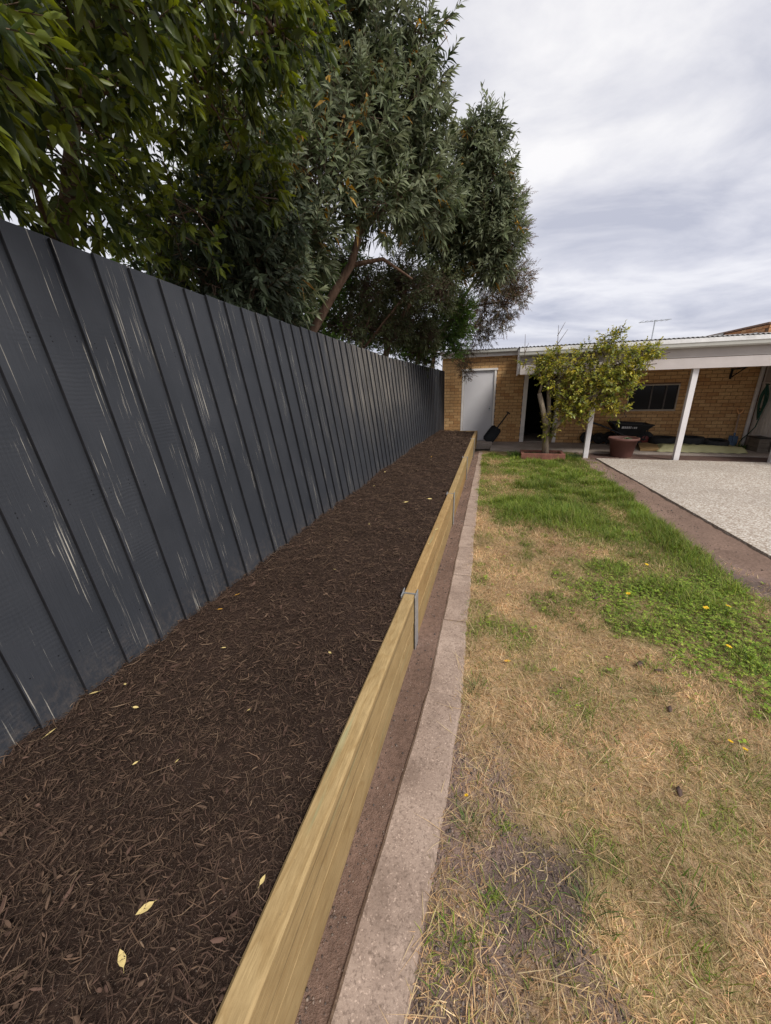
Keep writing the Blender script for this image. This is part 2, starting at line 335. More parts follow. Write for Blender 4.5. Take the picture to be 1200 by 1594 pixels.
M_RED = simple('red_plastic', (0.13, 0.025, 0.022), 0.5, 0.15, 8)
M_TIMBER_R = simple('red_stained_timber', (0.205, 0.085, 0.062), 0.85, 0.28, 9, 0.4)
M_GREYBOX = simple('weathered_board', (0.16, 0.135, 0.11), 0.85, 0.2, 8)
M_CEMSHEET = simple('fibre_cement_sheet', (0.36, 0.355, 0.325), 0.85, 0.12, 4)
M_COPING = simple('coping', (0.21, 0.13, 0.095), 0.85, 0.2, 8)
M_PRINT = simple('faded_print', (0.42, 0.42, 0.42), 0.7, 0.2, 90)
M_YEL = simple('dandelion_petal', (0.75, 0.50, 0.02), 0.6, 0.08, 30)
M_FLEAF = simple('fallen_leaf_yellow', (0.55, 0.43, 0.18), 0.6, 0.2, 30)
M_FLEAF_O = simple('fallen_leaf_orange', (0.50, 0.26, 0.04), 0.6, 0.2, 30)
M_STEM = simple('green_stem', (0.10, 0.17, 0.035), 0.7, 0.2, 20)
M_BARKCHIP = simple('bark_piece', (0.085, 0.055, 0.045), 0.9, 0.3, 25)

# ------------------------------------------------------------------ layout tables (metres)
SL_OUT = [(-1.2, -0.445), (0.3, -0.420), (2.05, -0.378), (4.45, -0.336), (6.85, -0.298), (9.25, -0.252), (10.9, -0.215)]
def sl_x(y): return float(interp(SL_OUT, y))
def top_z(y): return 0.40 + 0.008*max(0.0, y-4.0)
F_BASE = [(-1.5, -1.68), (0.5, -1.66), (1.5, -1.63), (3, -1.60), (5, -1.565), (8, -1.44), (11.55, -1.215)]
F_TOP = [(-1.5, -1.96), (1.4, -1.90), (4, -1.86), (6.65, -1.72), (9, -1.50), (11.55, -1.235)]
F_Z = [(-1.5, 2.39), (1.4, 2.34), (2.4, 2.295), (4, 2.27), (6.6, 2.18), (11.5, 2.08)]
ED_L = [(-1.5, -0.36), (0.43, -0.323), (1.5, -0.24), (2.3, -0.23), (5.58, -0.19), (9.9, -0.135)]
ED_R = [(-1.5, -0.16), (0.48, -0.107), (1.55, -0.039), (2.5, -0.05), (5.4, -0.045), (9.9, -0.027)]
def mulch_z(x, y):
    fx = interp(F_BASE, y); t = np.clip((np.asarray(x)-fx)/1.15, 0, 1)
    tz = 0.008*np.maximum(0, np.asarray(y)-4)
    return 0.385 + tz + 0.035*(1-t)**2 - 0.006*t**6 + 0.06*(vn(x, y, 2.6, 3, 3)-0.5) + 0.045*(vn(x, y, 9, 9, 2)-0.5)

# ------------------------------------------------------------------ ground
me = MB().add([(-80,-60,-0.06),(80,-60,-0.06),(80,120,-0.06),(-80,120,-0.06)], [(0,1,2,3)]).mesh('ground', M_FAR)
tag(link('ground', me), 'bare earth ground spreading out around the yard', 'ground', kind='structure')

# zones of the lawn: bare soil, dry straw, green, clover
def zones(x, y):
    x = np.asarray(x, float); y = np.asarray(y, float)
    n1_ = vn(x, y, 1.6, 21, 3); n2_ = vn(x, y, 4.0, 31, 3); n3_ = vn(x, y, 9.0, 41, 2)
    def G(cx, cy, rx, ry): return np.exp(-(((x-cx)/rx)**2+((y-cy)/ry)**2))
    far = np.clip((y-4.6)/1.5, 0, 1)
    g = 0.78*far*np.clip(0.45+0.6*n1_+0.35*np.clip(x, 0, 1), 0, 1.2)
    g = g + 0.9*G(0.55, 5.0, 0.32, 0.45) + 0.9*G(1.05, 5.0, 0.4, 0.6) + 0.75*G(1.5, 4.3, 0.35, 0.55) + 0.9*G(2.0, 4.6, 0.2, 0.9) + 0.8*G(2.05, 5.9, 0.25, 0.9) + 0.7*G(1.95, 3.6, 0.3, 0.5)
    g = g + 0.7*G(1.55, 3.1, 0.5, 0.6) + 0.6*G(1.6, 2.3, 0.35, 0.45) + 0.30*G(1.25, 1.5, 0.35, 0.25) + 0.35*G(0.95, 2.55, 0.2, 0.2)
    g = g - 0.75*G(0.35, 6.9, 0.3, 0.55) - 0.5*G(0.5, 5.9, 0.25, 0.3) - 0.5*G(1.75, 4.9, 0.12, 0.3) - 0.6*G(0.25, 8.4, 0.2, 0.3) - 0.4*G(1.78, 3.95, 0.14, 0.2)
    g = g + 0.55*(n2_-0.5) + 0.35*(n3_-0.5) + 0.05
    g = g + 0.30*np.clip((n2_-0.53)*6, 0, 1)
    cl = 1.0*G(1.6, 2.75, 0.55, 0.75) + 0.8*G(1.9, 2.1, 0.4, 0.45) + 0.35*G(1.05, 3.0, 0.2, 0.3) + 1.1*(n2_-0.5) + 0.5*(n3_-0.5)
    bare = 1.0*G(0.32, 0.85, 0.11, 0.22) + 0.8*G(0.13, 0.75, 0.10, 0.35) + 0.75*np.clip(1-(x+0.03)/0.13, 0, 1)*np.clip((2.4-y)/1.2, 0, 1) + 0.55*G(0.16, 1.25, 0.1, 0.3) + 0.5*G(0.42, 0.62, 0.12, 0.12) + 0.7*(n2_-0.5)+0.35*(n3_-0.5)
    rough_path = np.clip((x-(2.08+0.10*(vn(x, y, 3, 77, 2)-.5)*2))/0.10, 0, 1)
    return np.clip(g, 0, 1), np.clip(cl, 0, 1), np.clip(np.maximum(bare, rough_path), 0, 1)
PATH_L = [(-2, 2.4), (3.4, 2.38), (4.2, 2.16), (5.5, 2.12), (7, 2.22), (8.7, 2.40), (9.9, 2.42)]
PATIO_L = [(-2, 2.98), (3.98, 2.70), (9.2, 2.44)]
def yard_z(x, y):
    x = np.asarray(x, float); y = np.asarray(y, float)
    l = interp(ED_L, y); r = interp(ED_R, y)
    z = np.where(x < (l+r)/2, 0.030 - 0.03*np.clip((l-x)/0.12, 0, 1) + 0.016*(vn(x, y, 6, 5, 3)-0.5), 0.034 + 0.026*(vn(x, y, 2.5, 6, 3)-0.5))
    z = z + np.where(x > r+0.03, 0.02*(vn(x, y, 11, 8, 2)-0.5), 0) - 0.012*np.clip((x-2.15)/0.2, 0, 1)*(x > 1)
    return z
gx = np.arange(-0.62, 3.25, 0.035); gy = np.arange(-1.3, 9.95, 0.035)
GX, GY = np.meshgrid(gx, gy); GZ = yard_z(GX, GY)
gz_, cz_, bz_ = zones(GX, GY)
dry = np.array([0.36, 0.25, 0.145]); thatch_g = np.array([0.135, 0.125, 0.045]); soilc = np.array([0.23, 0.16, 0.135]); trench = np.array([0.195, 0.128, 0.100])
c = dry[None, None]*(1-gz_[..., None]) + thatch_g*gz_[..., None]
c = c*(0.75+0.5*vn(GX, GY, 7, 55, 3))[..., None]
pink = np.clip((vn(GX, GY, 2.2, 66, 2)-0.5)*4, 0, 1)[..., None]; c = c*(1-0.35*pink) + np.array([0.30, 0.185, 0.125])*0.35*pink
b_ = np.clip((bz_-0.35)*3, 0, 1)[..., None]; dk = np.clip((vn(GX, GY, 3.0, 91, 2)-0.42)*3+1.3*np.exp(-((GX-0.30)/0.16)**2-((GY-0.88)/0.26)**2), 0, 1.5)[..., None]
c = c*(1-b_) + (soilc*(1-0.5*dk) + np.array([0.060, 0.050, 0.046])*0.5*dk)*b_
tr_ = (GX < interp(ED_L, GY)+0.05)[..., None]; c = np.where(tr_, trench*(0.75+0.5*vn(GX, GY, 5, 12, 3))[..., None], c)
pt_ = np.clip((GX-interp(PATH_L, GY))/0.06, 0, 1)[..., None]; c = c*(1-pt_) + np.array([0.20, 0.135, 0.105])*pt_*(0.8+0.4*vn(GX, GY, 4, 17, 3))[..., None]
idx = np.arange(GX.size).reshape(GX.shape)
Q = np.stack([idx[:-1,:-1], idx[:-1,1:], idx[1:,1:], idx[1:,:-1]], -1).reshape(-1, 4)
o = link('lawn_soil', np_mesh('lawn_soil', np.stack([GX, GY, GZ], -1).reshape(-1, 3), Q, c.reshape(-1, 3), M_SOIL, True))
tag(o, 'patchy yard soil and thatch under the lawn and path', 'soil', kind='structure')

# aggregate patio, veranda slab, bark strip
def slab(name, pts, z0, z1, m, label):
    n = len(pts); vs = [(x, y, z0) for x, y in pts]+[(x, y, z1) for x, y in pts]
    mb = MB().add(vs, [tuple(range(n))[::-1], tuple(range(n, 2*n))]+[(i, (i+1)%n, n+(i+1)%n, n+i) for i in range(n)])
    return tag(mb.build(name, m), label, name.replace('_', ' '), kind='structure')
BA = math.atan(-0.05); BO = Vector((-1.2, 11.62, 0)); BM = Matrix.Translation(BO) @ Matrix.Rotation(BA, 4, 'Z')
def bw(u, y, z=0): return BM @ Vector((u, y, z))
p1 = bw(3.75, -2.36); p2 = bw(12, -2.36)
slab('patio', [(3.05, -3), (12, -3), (12, p2.y), (p1.x, p1.y), (2.70, 3.98)], -0.04, 0.050, M_AGG, 'pale exposed aggregate concrete patio beside the lawn')
va = [bw(*q)[:2] for q in ((1.42, -1.55), (11, -1.70), (11, 2.0), (-0.1, 2.0), (-0.1, -0.35), (1.42, -0.35))]
slab('veranda_floor', [tuple(q) for q in va], -0.04, 0.055, M_SLAB, 'grey concrete veranda floor under the brick shed wall')
sb_ = [tuple(bw(*q)[:2]) for q in ((1.9, -2.34), (11, -2.34), (11, -1.72), (1.9, -1.57))]
M_SOILRED = simple('red_brown_soil', (0.085, 0.05, 0.04), 0.95, 0.35, 14, 0.8)
slab('garden_strip', sb_, -0.04, 0.030, M_SOILRED, 'dark reddish soil strip between patio and veranda floor')

# ------------------------------------------------------------------ timber retaining wall of the raised bed
wall = thing('retaining_wall', 'long low treated pine sleeper wall holding the mulched garden bed', 'retaining wall', (-0.36, 5, 0))
def sleeper(p0, p1, z0a, z0b, h, th, m, name='sleeper'):
    """board from p0 to p1 (outer bottom edge), body to the left, length axis local y or x"""
    d = Vector((p1[0]-p0[0], p1[1]-p0[1], z0b-z0a)); Ln = d.length
    ang = math.atan2(d.y, d.x)
    mb = MB()
    bm = bmesh.new(); bmesh.ops.create_cube(bm, size=1)
    for v in bm.verts: v.co = Vector((v.co.x*th - th/2, (v.co.y+0.5)*Ln, (v.co.z+0.5)*h))
    bmesh.ops.bevel(bm, geom=bm.edges[:], offset=0.008, segments=1, affect='EDGES')
    me = bpy.data.meshes.new(name); bm.to_mesh(me); bm.free(); me.materials.append(m)
    o = bpy.data.objects.new(name, me); COL.objects.link(o); o.parent = wall
    o.location = Vector((p0[0], p0[1], z0a)) - wall.location
    o.rotation_euler = Euler((math.asin((z0b-z0a)/Ln), 0, ang-math.pi/2), 'XYZ'); return o
joints = [-0.95, 2.05, 4.45, 6.85, 9.25, 10.86]
for a, b in zip(joints[:-1], joints[1:]):
    for k in range(2):
        zt0, zt1 = top_z(a), top_z(b); g = 0.007; off = random.uniform(-0.003, 0.003)
        z0, z1 = (zt0-0.2, zt1-0.2) if k else (zt0-0.405, zt1-0.405)
        sleeper((sl_x(a)+off-0.005*(1-k), a+g), (sl_x(b)+off-0.005*(1-k), b-g), z0, z1, 0.2, 0.075-0.003*(1-k), M_PINE_Y)
for k in range(2):
    z = top_z(10.86)-(0.2 if k else 0.405)
    sleeper((sl_x(10.86)-0.078, 10.79), (-1.29, 10.79), z, z, 0.2, 0.075, M_PINE_Y)
# galvanised H posts at the joints
for yj in joints[1:5]:
    x = sl_x(yj); zt = top_z(yj)+0.006
    mb = MB(); mb.cbox(0.003, 0.009, -0.05, 0.05, -0.25, zt, 0.001); mb.cbox(-0.087, -0.081, -0.05, 0.05, -0.25, zt, 0.001); mb.box(-0.081, 0.003, -0.003, 0.003, -0.25, zt-0.004)
    mb.build('steel_post', M_GALV, wall, (x-wall.location.x, yj-wall.location.y, 0), (0, 0, 0))

# ------------------------------------------------------------------ mulch
mxs = np.linspace(0, 1, 46); mys = np.arange(-0.95, 10.80, 0.03)
MT, MY = np.meshgrid(mxs, mys); xl = interp(F_BASE, MY)-0.06; xr = interp(SL_OUT, MY)-0.07
MX = xl+(xr-xl)*MT; MZ = mulch_z(MX, MY)-0.012
idx = np.arange(MX.size).reshape(MX.shape); Q = np.stack([idx[:-1,:-1], idx[:-1,1:], idx[1:,1:], idx[1:,:-1]], -1).reshape(-1, 4)
cc = np.array([0.034, 0.021, 0.016])*(0.7+0.6*vn(MX, MY, 5, 2, 3))[..., None]
o = link('mulch_base', np_mesh('mulch_base', np.stack([MX, MY, MZ], -1).reshape(-1, 3), Q, cc.reshape(-1, 3), M_SOIL, True))
tag(o, 'dark mulch bed surface between the fence and the sleepers', 'mulch', kind='structure')
def rot_basis(yaw, pitch, roll):
    cy, sy, cp, sp, cr_, sr = np.cos(yaw), np.sin(yaw), np.cos(pitch), np.sin(pitch), np.cos(roll), np.sin(roll)
    a = np.stack([cy*cp, sy*cp, sp], -1); s = np.stack([-sy, cy, 0*cy], -1); n = np.cross(a, s)
    return a, s*cr_[:, None]+n*sr[:, None], -s*sr[:, None]+n*cr_[:, None]
def sample_bed(n, power=1.0):
    y = -0.85 + 11.6*RNG.random(n*3)**2.0; w = np.clip(1.0, 0, 1)
    y = y[:n]; x = (interp(F_BASE, y)-0.01) + RNG.random(n)*(interp(SL_OUT, y)-0.074-(interp(F_BASE, y)-0.01)); return x, y
def shreds(n, lmin, lmax, wmin, wmax, cols, lift=0.004):
    x, y = sample_bed(n); z = mulch_z(x, y)
    Ls = lmin+(lmax-lmin)*RNG.random(n)**2.2; W = wmin+(wmax-wmin)*RNG.random(n)**2
    grow = 1+0.10*np.clip(y-2, 0, 8); W = W*grow; Ls = Ls*(1+0.04*np.clip(y-2, 0, 8))
    yaw = RNG.random(n)*6.283 + 0; pit = RNG.normal(0, 0.30, n); a, s, m_ = rot_basis(yaw, pit, RNG.normal(0, 0.7, n))
    C = np.stack([x, y, z+lift*RNG.random(n)+0.002], -1); h = Ls[:, None]/2; w = W[:, None]
    bend = RNG.normal(0, 0.10, n)[:, None]*Ls[:, None]
    V = np.stack([C-a*h+s*bend, C-a*h*.3+s*w*.5, C-a*h*.3-s*w*.5, C-a*h*.3+m_*w*.45, C+a*h*.55+s*w*.45, C+a*h*.55-s*w*.45, C+a*h*.55+m_*w*.35, C+a*h+s*bend], 1).reshape(-1, 3)
    F = np.array([[0,1,3],[0,3,2],[1,4,6],[1,6,3],[3,6,5],[3,5,2],[4,7,6],[6,7,5]])
    T = (F[None]+8*np.arange(n)[:, None, None]).reshape(-1, 3)
    k = RNG.integers(0, len(cols), n); c_ = np.array(cols)[k]*(0.65+0.7*RNG.random(n))[:, None]
    return V, T, np.repeat(c_, 8, 0)
MC = [(0.058, 0.037, 0.026), (0.078, 0.049, 0.034), (0.045, 0.028, 0.020), (0.10, 0.064, 0.044), (0.070, 0.042, 0.031), (0.064, 0.042, 0.028)]
V1, T1, C1 = shreds(105000, 0.014, 0.07, 0.0010, 0.0036, MC, 0.008)
V2, T2, C2 = shreds(5500, 0.015, 0.06, 0.004, 0.011, MC+[(0.085, 0.050, 0.038)], 0.008)
V3, T3, C3 = shreds(3200, 0.02, 0.12, 0.0012, 0.0035, [(0.17, 0.115, 0.075), (0.13, 0.08, 0.052)], 0.012)
o = link('bark_mulch', np_mesh('bark_mulch', np.concatenate([V1, V2, V3]), np.concatenate([T1, T2+len(V1), T3+len(V1)+len(V2)]), np.concatenate([C1, C2, C3]), M_ATTR))
tag(o, 'shredded dark brown bark mulch heaped over the garden bed', 'mulch', kind='stuff')

# ------------------------------------------------------------------ concrete edging
edging = thing('concrete_edging', 'narrow worn pinkish concrete edging strip between lawn and dirt trench', 'edging', (-0.15, 4.5, 0))
ys = [-1.2, -0.35, 1.63, 2.33, 3.03, 3.66, 4.30, 4.95, 5.60, 6.25, 6.9, 7.6, 8.3, 9.0, 9.75]
for a, b in zip(ys[:-1], ys[1:]):
    n = 26; vs = []; jz = random.uniform(-0.004, 0.004); jx = random.uniform(-0.006, 0.006)
    for i in range(n+1):
        y = a+0.004+(b-a-0.008)*i/n; l = float(interp(ED_L, y))+jx+0.010*(float(vn(y, 0.3, 6, 4, 3))-.5)+random.uniform(-.0015, .0015); r = float(interp(ED_R, y))+jx+0.012*(float(vn(y, 7.3, 6, 5, 3))-.5)+random.uniform(-.002, .002)
        z = 0.046+jz+random.uniform(-.0015, .0015); cut = 0.010 if i in (0, n) else 0.0
        vs += [(l, y, -0.05), (l+0.001, y, z-0.012-cut), (l+0.012, y, z-cut*.6), (r-0.014, y, z-cut*.6), (r-0.001, y, z-0.013-cut), (r, y, -0.05)]
    fs = [(i*6+k, i*6+k+1, i*6+k+7, i*6+k+6) for i in range(n) for k in range(5)] + [tuple(range(6))[::-1], tuple(n*6+k for k in range(6))]
    vs = [(x+0.15, y-4.5, z) for x, y, z in vs]
    me = MB().add(vs, fs).mesh('edging_block', M_EDGING); bm = bmesh.new(); bm.from_mesh(me); bmesh.ops.recalc_face_normals(bm, faces=bm.faces[:]); bm.to_mesh(me); bm.free()
    link('edging_block', me, None, edging)

# ------------------------------------------------------------------ grass
def blades(x, y, z, Ln, W, yaw, tilt, curl, colA, tipmul):
    n = len(x); dirh = np.stack([np.cos(yaw), np.sin(yaw), 0*yaw], -1); side = np.stack([-np.sin(yaw), np.cos(yaw), 0*yaw], -1); up = np.array([0, 0, 1.0])
    P = np.stack([x, y, z], -1); Ln = Ln[:, None]; W = W[:, None]
    t1 = tilt[:, None]; t2 = (tilt+curl)[:, None]
    mid = P + Ln*0.5*(dirh*np.sin(t1)+up*np.cos(t1)); tip = mid + Ln*0.5*(dirh*np.sin(t2)+up*np.cos(t2))
    tip[:, 2] = np.maximum(tip[:, 2], z+0.002); mid[:, 2] = np.maximum(mid[:, 2], z+0.003)
    V = np.stack([P-side*W*.5, P+side*W*.5, mid-side*W*.4, mid+side*W*.4, tip], 1).reshape(-1, 3)
    T = (np.array([[0,1,3],[0,3,2],[2,3,4]])[None]+5*np.arange(n)[:, None, None]).reshape(-1, 3)
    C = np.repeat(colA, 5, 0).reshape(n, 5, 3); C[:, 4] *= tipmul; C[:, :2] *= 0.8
    return V, T, C.reshape(-1, 3)
def sample_lawn(n, p=1.8):
    y = 0.15 + 9.2*RNG.random(n)**p; x0 = interp(ED_R, y)-0.02; x1 = np.minimum(interp(PATH_L, y), 2.45)
    return x0+(x1-x0)*RNG.random(n), y
def wmul(y): return 1+0.16*np.clip(y-1.5, 0, 8)
# dry straw
x, y = sample_lawn(300000, 1.8); g, cl, ba = zones(x, y)
keep = RNG.random(len(x)) < np.clip(1.1-1.0*g, 0.05, 1)*np.clip(1.15-1.15*ba, 0.16, 1)*np.clip(1-0.7*cl, 0.2, 1)
x, y, g = x[keep], y[keep], g[keep]; n = len(x)
lean = vn(x, y, 3.0, 5, 2)*12.0
pal = np.array([(0.60, 0.43, 0.235), (0.50, 0.335, 0.175), (0.68, 0.53, 0.32), (0.38, 0.235, 0.12), (0.55, 0.36, 0.20), (0.34, 0.28, 0.12)])
cA = pal[RNG.integers(0, len(pal), n)]*(0.55+0.9*RNG.random(n))[:, None]*(0.55+0.9*vn(x, y, 4.2, 14, 3))[:, None]
olive = np.clip((vn(x, y, 2.6, 51, 3)-0.44)*6, 0, 1)*(RNG.random(n) < 0.65); cA = cA*(1-0.6*olive[:, None]) + np.array([0.20, 0.20, 0.07])*0.6*olive[:, None]
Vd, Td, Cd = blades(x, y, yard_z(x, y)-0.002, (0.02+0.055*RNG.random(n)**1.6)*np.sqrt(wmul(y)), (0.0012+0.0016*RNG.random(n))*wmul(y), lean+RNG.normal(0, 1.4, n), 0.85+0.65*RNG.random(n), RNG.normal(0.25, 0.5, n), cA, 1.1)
ns_ = 420; ys_ = 0.4+3.2*RNG.random(ns_)**1.5; xs_ = interp(ED_R, ys_)-0.03+1.5*RNG.random(ns_)**1.7
Vs, Ts, Cs = blades(xs_, ys_, yard_z(xs_, ys_)+0.015, 0.08+0.14*RNG.random(ns_)**2, 0.0016+0.0012*RNG.random(ns_), RNG.random(ns_)*6.283, 1.25+0.3*RNG.random(ns_), RNG.normal(0.1, 0.25, ns_), np.array([(0.62, 0.50, 0.29), (0.55, 0.40, 0.22)])[RNG.integers(0, 2, ns_)], 1.0)
Td = np.concatenate([Td, Ts+len(Vd)]); Vd = np.concatenate([Vd, Vs]); Cd = np.concatenate([Cd, Cs])
o = link('dry_grass', np_mesh('dry_grass', Vd, Td, Cd, M_GRASS)); tag(o, 'straw coloured dry grass lying over the near part of the lawn', 'grass', kind='stuff')
# green grass, with tufts
x, y = sample_lawn(190000, 1.25)
tx_, ty_ = sample_lawn(150, 1.15); tn_ = RNG.integers(25, 90, 150); tr2 = 0.02+0.05*RNG.random(150)
xt_ = np.repeat(tx_, tn_)+RNG.normal(0, 1, tn_.sum())*np.repeat(tr2, tn_); yt_ = np.repeat(ty_, tn_)+RNG.normal(0, 1, tn_.sum())*np.repeat(tr2, tn_)
g, cl, ba = zones(x, y)
keep = RNG.random(len(x)) < np.clip((g-0.06)*1.9, 0.08, 1)*np.clip(1.2-1.2*ba, 0.05, 1)*np.clip(1-0.45*cl*(y < 4), 0.1, 1)
x, y, g = np.concatenate([x[keep], xt_]), np.concatenate([y[keep], yt_]), np.concatenate([g[keep], np.full(len(xt_), 0.62)]); n = len(x)
tall = np.clip((vn(x, y, 4.5, 71, 2)-0.45)*5, 0, 1)*np.clip((g-0.5)*2.5, 0, 1)
tall = np.maximum(tall, np.clip(np.exp(-((x-0.55)/.28)**2-((y-5.0)/.4)**2)+np.exp(-((x-1.1)/.4)**2-((y-4.9)/.6)**2)+np.exp(-((x-2.0)/.18)**2-((y-4.5)/1.2)**2), 0, 1))
gp = np.array([(0.115, 0.175, 0.028), (0.16, 0.23, 0.036), (0.085, 0.14, 0.028), (0.24, 0.275, 0.055), (0.17, 0.22, 0.04)])
cA = gp[RNG.integers(0, len(gp), n)]*(0.75+0.5*RNG.random(n))[:, None]*(0.55+0.9*vn(x, y, 3.2, 15, 3))[:, None]
yl = (RNG.random(n) < np.clip(0.45-0.45*g, 0.03, 1)); cA[yl] = np.array([0.30, 0.26, 0.11])*(0.7+0.5*RNG.random(yl.sum()))[:, None]
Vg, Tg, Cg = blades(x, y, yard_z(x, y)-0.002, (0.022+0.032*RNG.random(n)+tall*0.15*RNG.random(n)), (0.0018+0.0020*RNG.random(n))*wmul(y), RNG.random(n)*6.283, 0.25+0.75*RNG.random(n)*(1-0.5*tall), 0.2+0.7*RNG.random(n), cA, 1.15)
o = link('green_grass', np_mesh('green_grass', Vg, Tg, Cg, M_GRASS)); tag(o, 'green lawn grass growing in clumps towards the shed', 'grass', kind='stuff')
# clover and broad weeds
x, y = sample_lawn(60000, 1.15); g, cl, ba = zones(x, y); m_ = (y > 1.5) & (y < 4.2) & (RNG.random(len(x)) < np.clip((cl-0.22)*1.3, 0, 0.9))
far_weed = (RNG.random(len(x)) < 0.010*np.clip(1.3-ba, 0, 1)*(x > 0.05)*(y > 1.6)); m_ = m_ | far_weed; x, y = x[m_], y[m_]; n = len(x); z = yard_z(x, y)+0.012+0.035*RNG.random(n)**1.3
Vc, Tc, Cc = [], [], []
yaw0 = RNG.random(n)*6.283; r0 = 0.005+0.011*RNG.random(n)**1.6
for k in range(3):
    ya = yaw0+k*2.094; d = np.stack([np.cos(ya), np.sin(ya), RNG.normal(0.1, 0.25, n)], -1); s = np.stack([-np.sin(ya), np.cos(ya), RNG.normal(0, 0.2, n)], -1); P = np.stack([x, y, z], -1); r = r0[:, None]
    V = np.stack([P, P+d*r*0.8+s*r*0.6, P+d*r*1.5, P+d*r*0.8-s*r*0.6], 1).reshape(-1, 3); b0 = sum(len(q) for q in Vc)
    Vc.append(V); Tc.append((np.array([[0,1,2],[0,2,3]])[None]+4*np.arange(n)[:, None, None]).reshape(-1, 3)+b0)
    ca = np.array([(0.16, 0.24, 0.03), (0.22, 0.31, 0.042), (0.12, 0.19, 0.03), (0.29, 0.35, 0.06)])[RNG.integers(0, 4, n)]*(0.75+0.5*RNG.random(n))[:, None]; Cc.append(np.repeat(ca, 4, 0))
o = link('clover', np_mesh('clover', np.concatenate(Vc), np.concatenate(Tc), np.concatenate(Cc), M_GRASS)); tag(o, 'bright green clover and weeds spreading on the lawn', 'clover', kind='stuff')
# grit and pebbles
ico = bmesh.new(); bmesh.ops.create_icosphere(ico, subdivisions=1, radius=1.0); IV = np.array([v.co[:] for v in ico.verts]); IF = np.array([[v.index for v in f.verts] for f in ico.faces]); ico.free()
def pebbles(x, y, z, r, cols):
    n = len(x); k = len(IV); sc = (0.6+0.8*RNG.random((n, 1, 3)))*r[:, None, None]; V = IV[None]*(0.8+0.4*RNG.random((n, k, 1)))*sc + np.stack([x, y, z], -1)[:, None]
    T = (IF[None]+k*np.arange(n)[:, None, None]).reshape(-1, 3); c_ = np.array(cols)[RNG.integers(0, len(cols), n)]*(0.7+0.6*RNG.random(n))[:, None]
    return V.reshape(-1, 3), T, np.repeat(c_, k, 0)
ya = 0.2+9*RNG.random(2600)**1.6; la = interp(ED_L, ya); xa = interp(SL_OUT, ya)+0.004+RNG.random(2600)**1.4*(la-interp(SL_OUT, ya)-0.006)
yb = 0.35+2.0*RNG.random(20000)**1.5; xb = interp(ED_R, yb)+RNG.random(20000)*0.65; gg, cc2, bb = zones(xb, yb); kk = RNG.random(20000) < np.clip((bb-0.2)*2, 0.02, 1); xb, yb = xb[kk], yb[kk]
yc = 3+6.5*RNG.random(1200); xc = interp(PATH_L, yc)+0.05+RNG.random(1200)*0.3
xx = np.concatenate([xa, xb, xc]); yy = np.concatenate([ya, yb, yc]); rr = 0.0010+0.0036*RNG.random(len(xx))**4*(1+0.2*yy)
V, T, Cp = pebbles(xx, yy, yard_z(xx, yy)+rr*0.3, rr, [(0.16, 0.11, 0.09), (0.22, 0.165, 0.135), (0.10, 0.075, 0.065), (0.19, 0.15, 0.125), (0.065, 0.055, 0.052)])
o = link('grit', np_mesh('grit', V, T, Cp, M_PEB)); tag(o, 'loose grit and crumbs of soil on the bare dirt', 'grit', kind='stuff')

# ------------------------------------------------------------------ paling fence
fence = thing('paling_fence', 'tall dark grey paling fence with pale flaking streaks along the garden bed', 'fence', (-1.65, 5, 0))
PW = 0.186
pm = MB()
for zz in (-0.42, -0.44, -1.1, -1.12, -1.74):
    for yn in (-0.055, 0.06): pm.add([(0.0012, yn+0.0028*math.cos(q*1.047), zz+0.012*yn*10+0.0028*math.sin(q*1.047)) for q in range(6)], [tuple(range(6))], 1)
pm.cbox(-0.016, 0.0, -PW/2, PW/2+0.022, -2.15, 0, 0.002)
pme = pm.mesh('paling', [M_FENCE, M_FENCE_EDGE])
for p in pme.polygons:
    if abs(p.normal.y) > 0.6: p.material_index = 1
yy0 = -0.9; i = 0
while yy0 < 11.5:
    y = yy0; xt = float(interp(F_TOP, y)); xb_ = float(interp(F_BASE, y)); zt = float(interp(F_Z, y))+random.uniform(-0.006, 0.006)
    tx = (float(interp(F_TOP, y+.2))-float(interp(F_TOP, y-.2)))/0.4
    top = Vector((xt, y, zt)); bot = Vector((xb_, y+random.uniform(-0.006, 0.006), 0.38))
    za = (top-bot).normalized(); ya_ = Vector((tx-0.10+random.uniform(-0.012, 0.012), 1, 0)).normalized(); xa_ = ya_.cross(za).normalized(); ya_ = za.cross(xa_)
    o = link('paling', pme, None, fence); Mx = Matrix((( xa_.x, ya_.x, za.x, top.x),(xa_.y, ya_.y, za.y, top.y),(xa_.z, ya_.z, za.z, top.z),(0,0,0,1)))
    o.matrix_basis = Matrix.Translation(-fence.location) @ Mx
    if 19 == i: o['label'] = 'paling standing slightly proud with a split edge'
    yy0 += PW+0.003; i += 1
for zr in (0.55, 1.2, 1.9):   # rails on the far side
    pts = []
    for y in np.arange(-0.9, 11.5, 0.6):
        t = (zr-0.38)/1.9; pts.append(Vector((float(interp(F_BASE, y))*(1-t)+float(interp(F_TOP, y))*t-0.062, y, zr))-fence.location)
    MB().tube(pts, 0.030, 4).build('rail', M_FENCE_EDGE, fence)

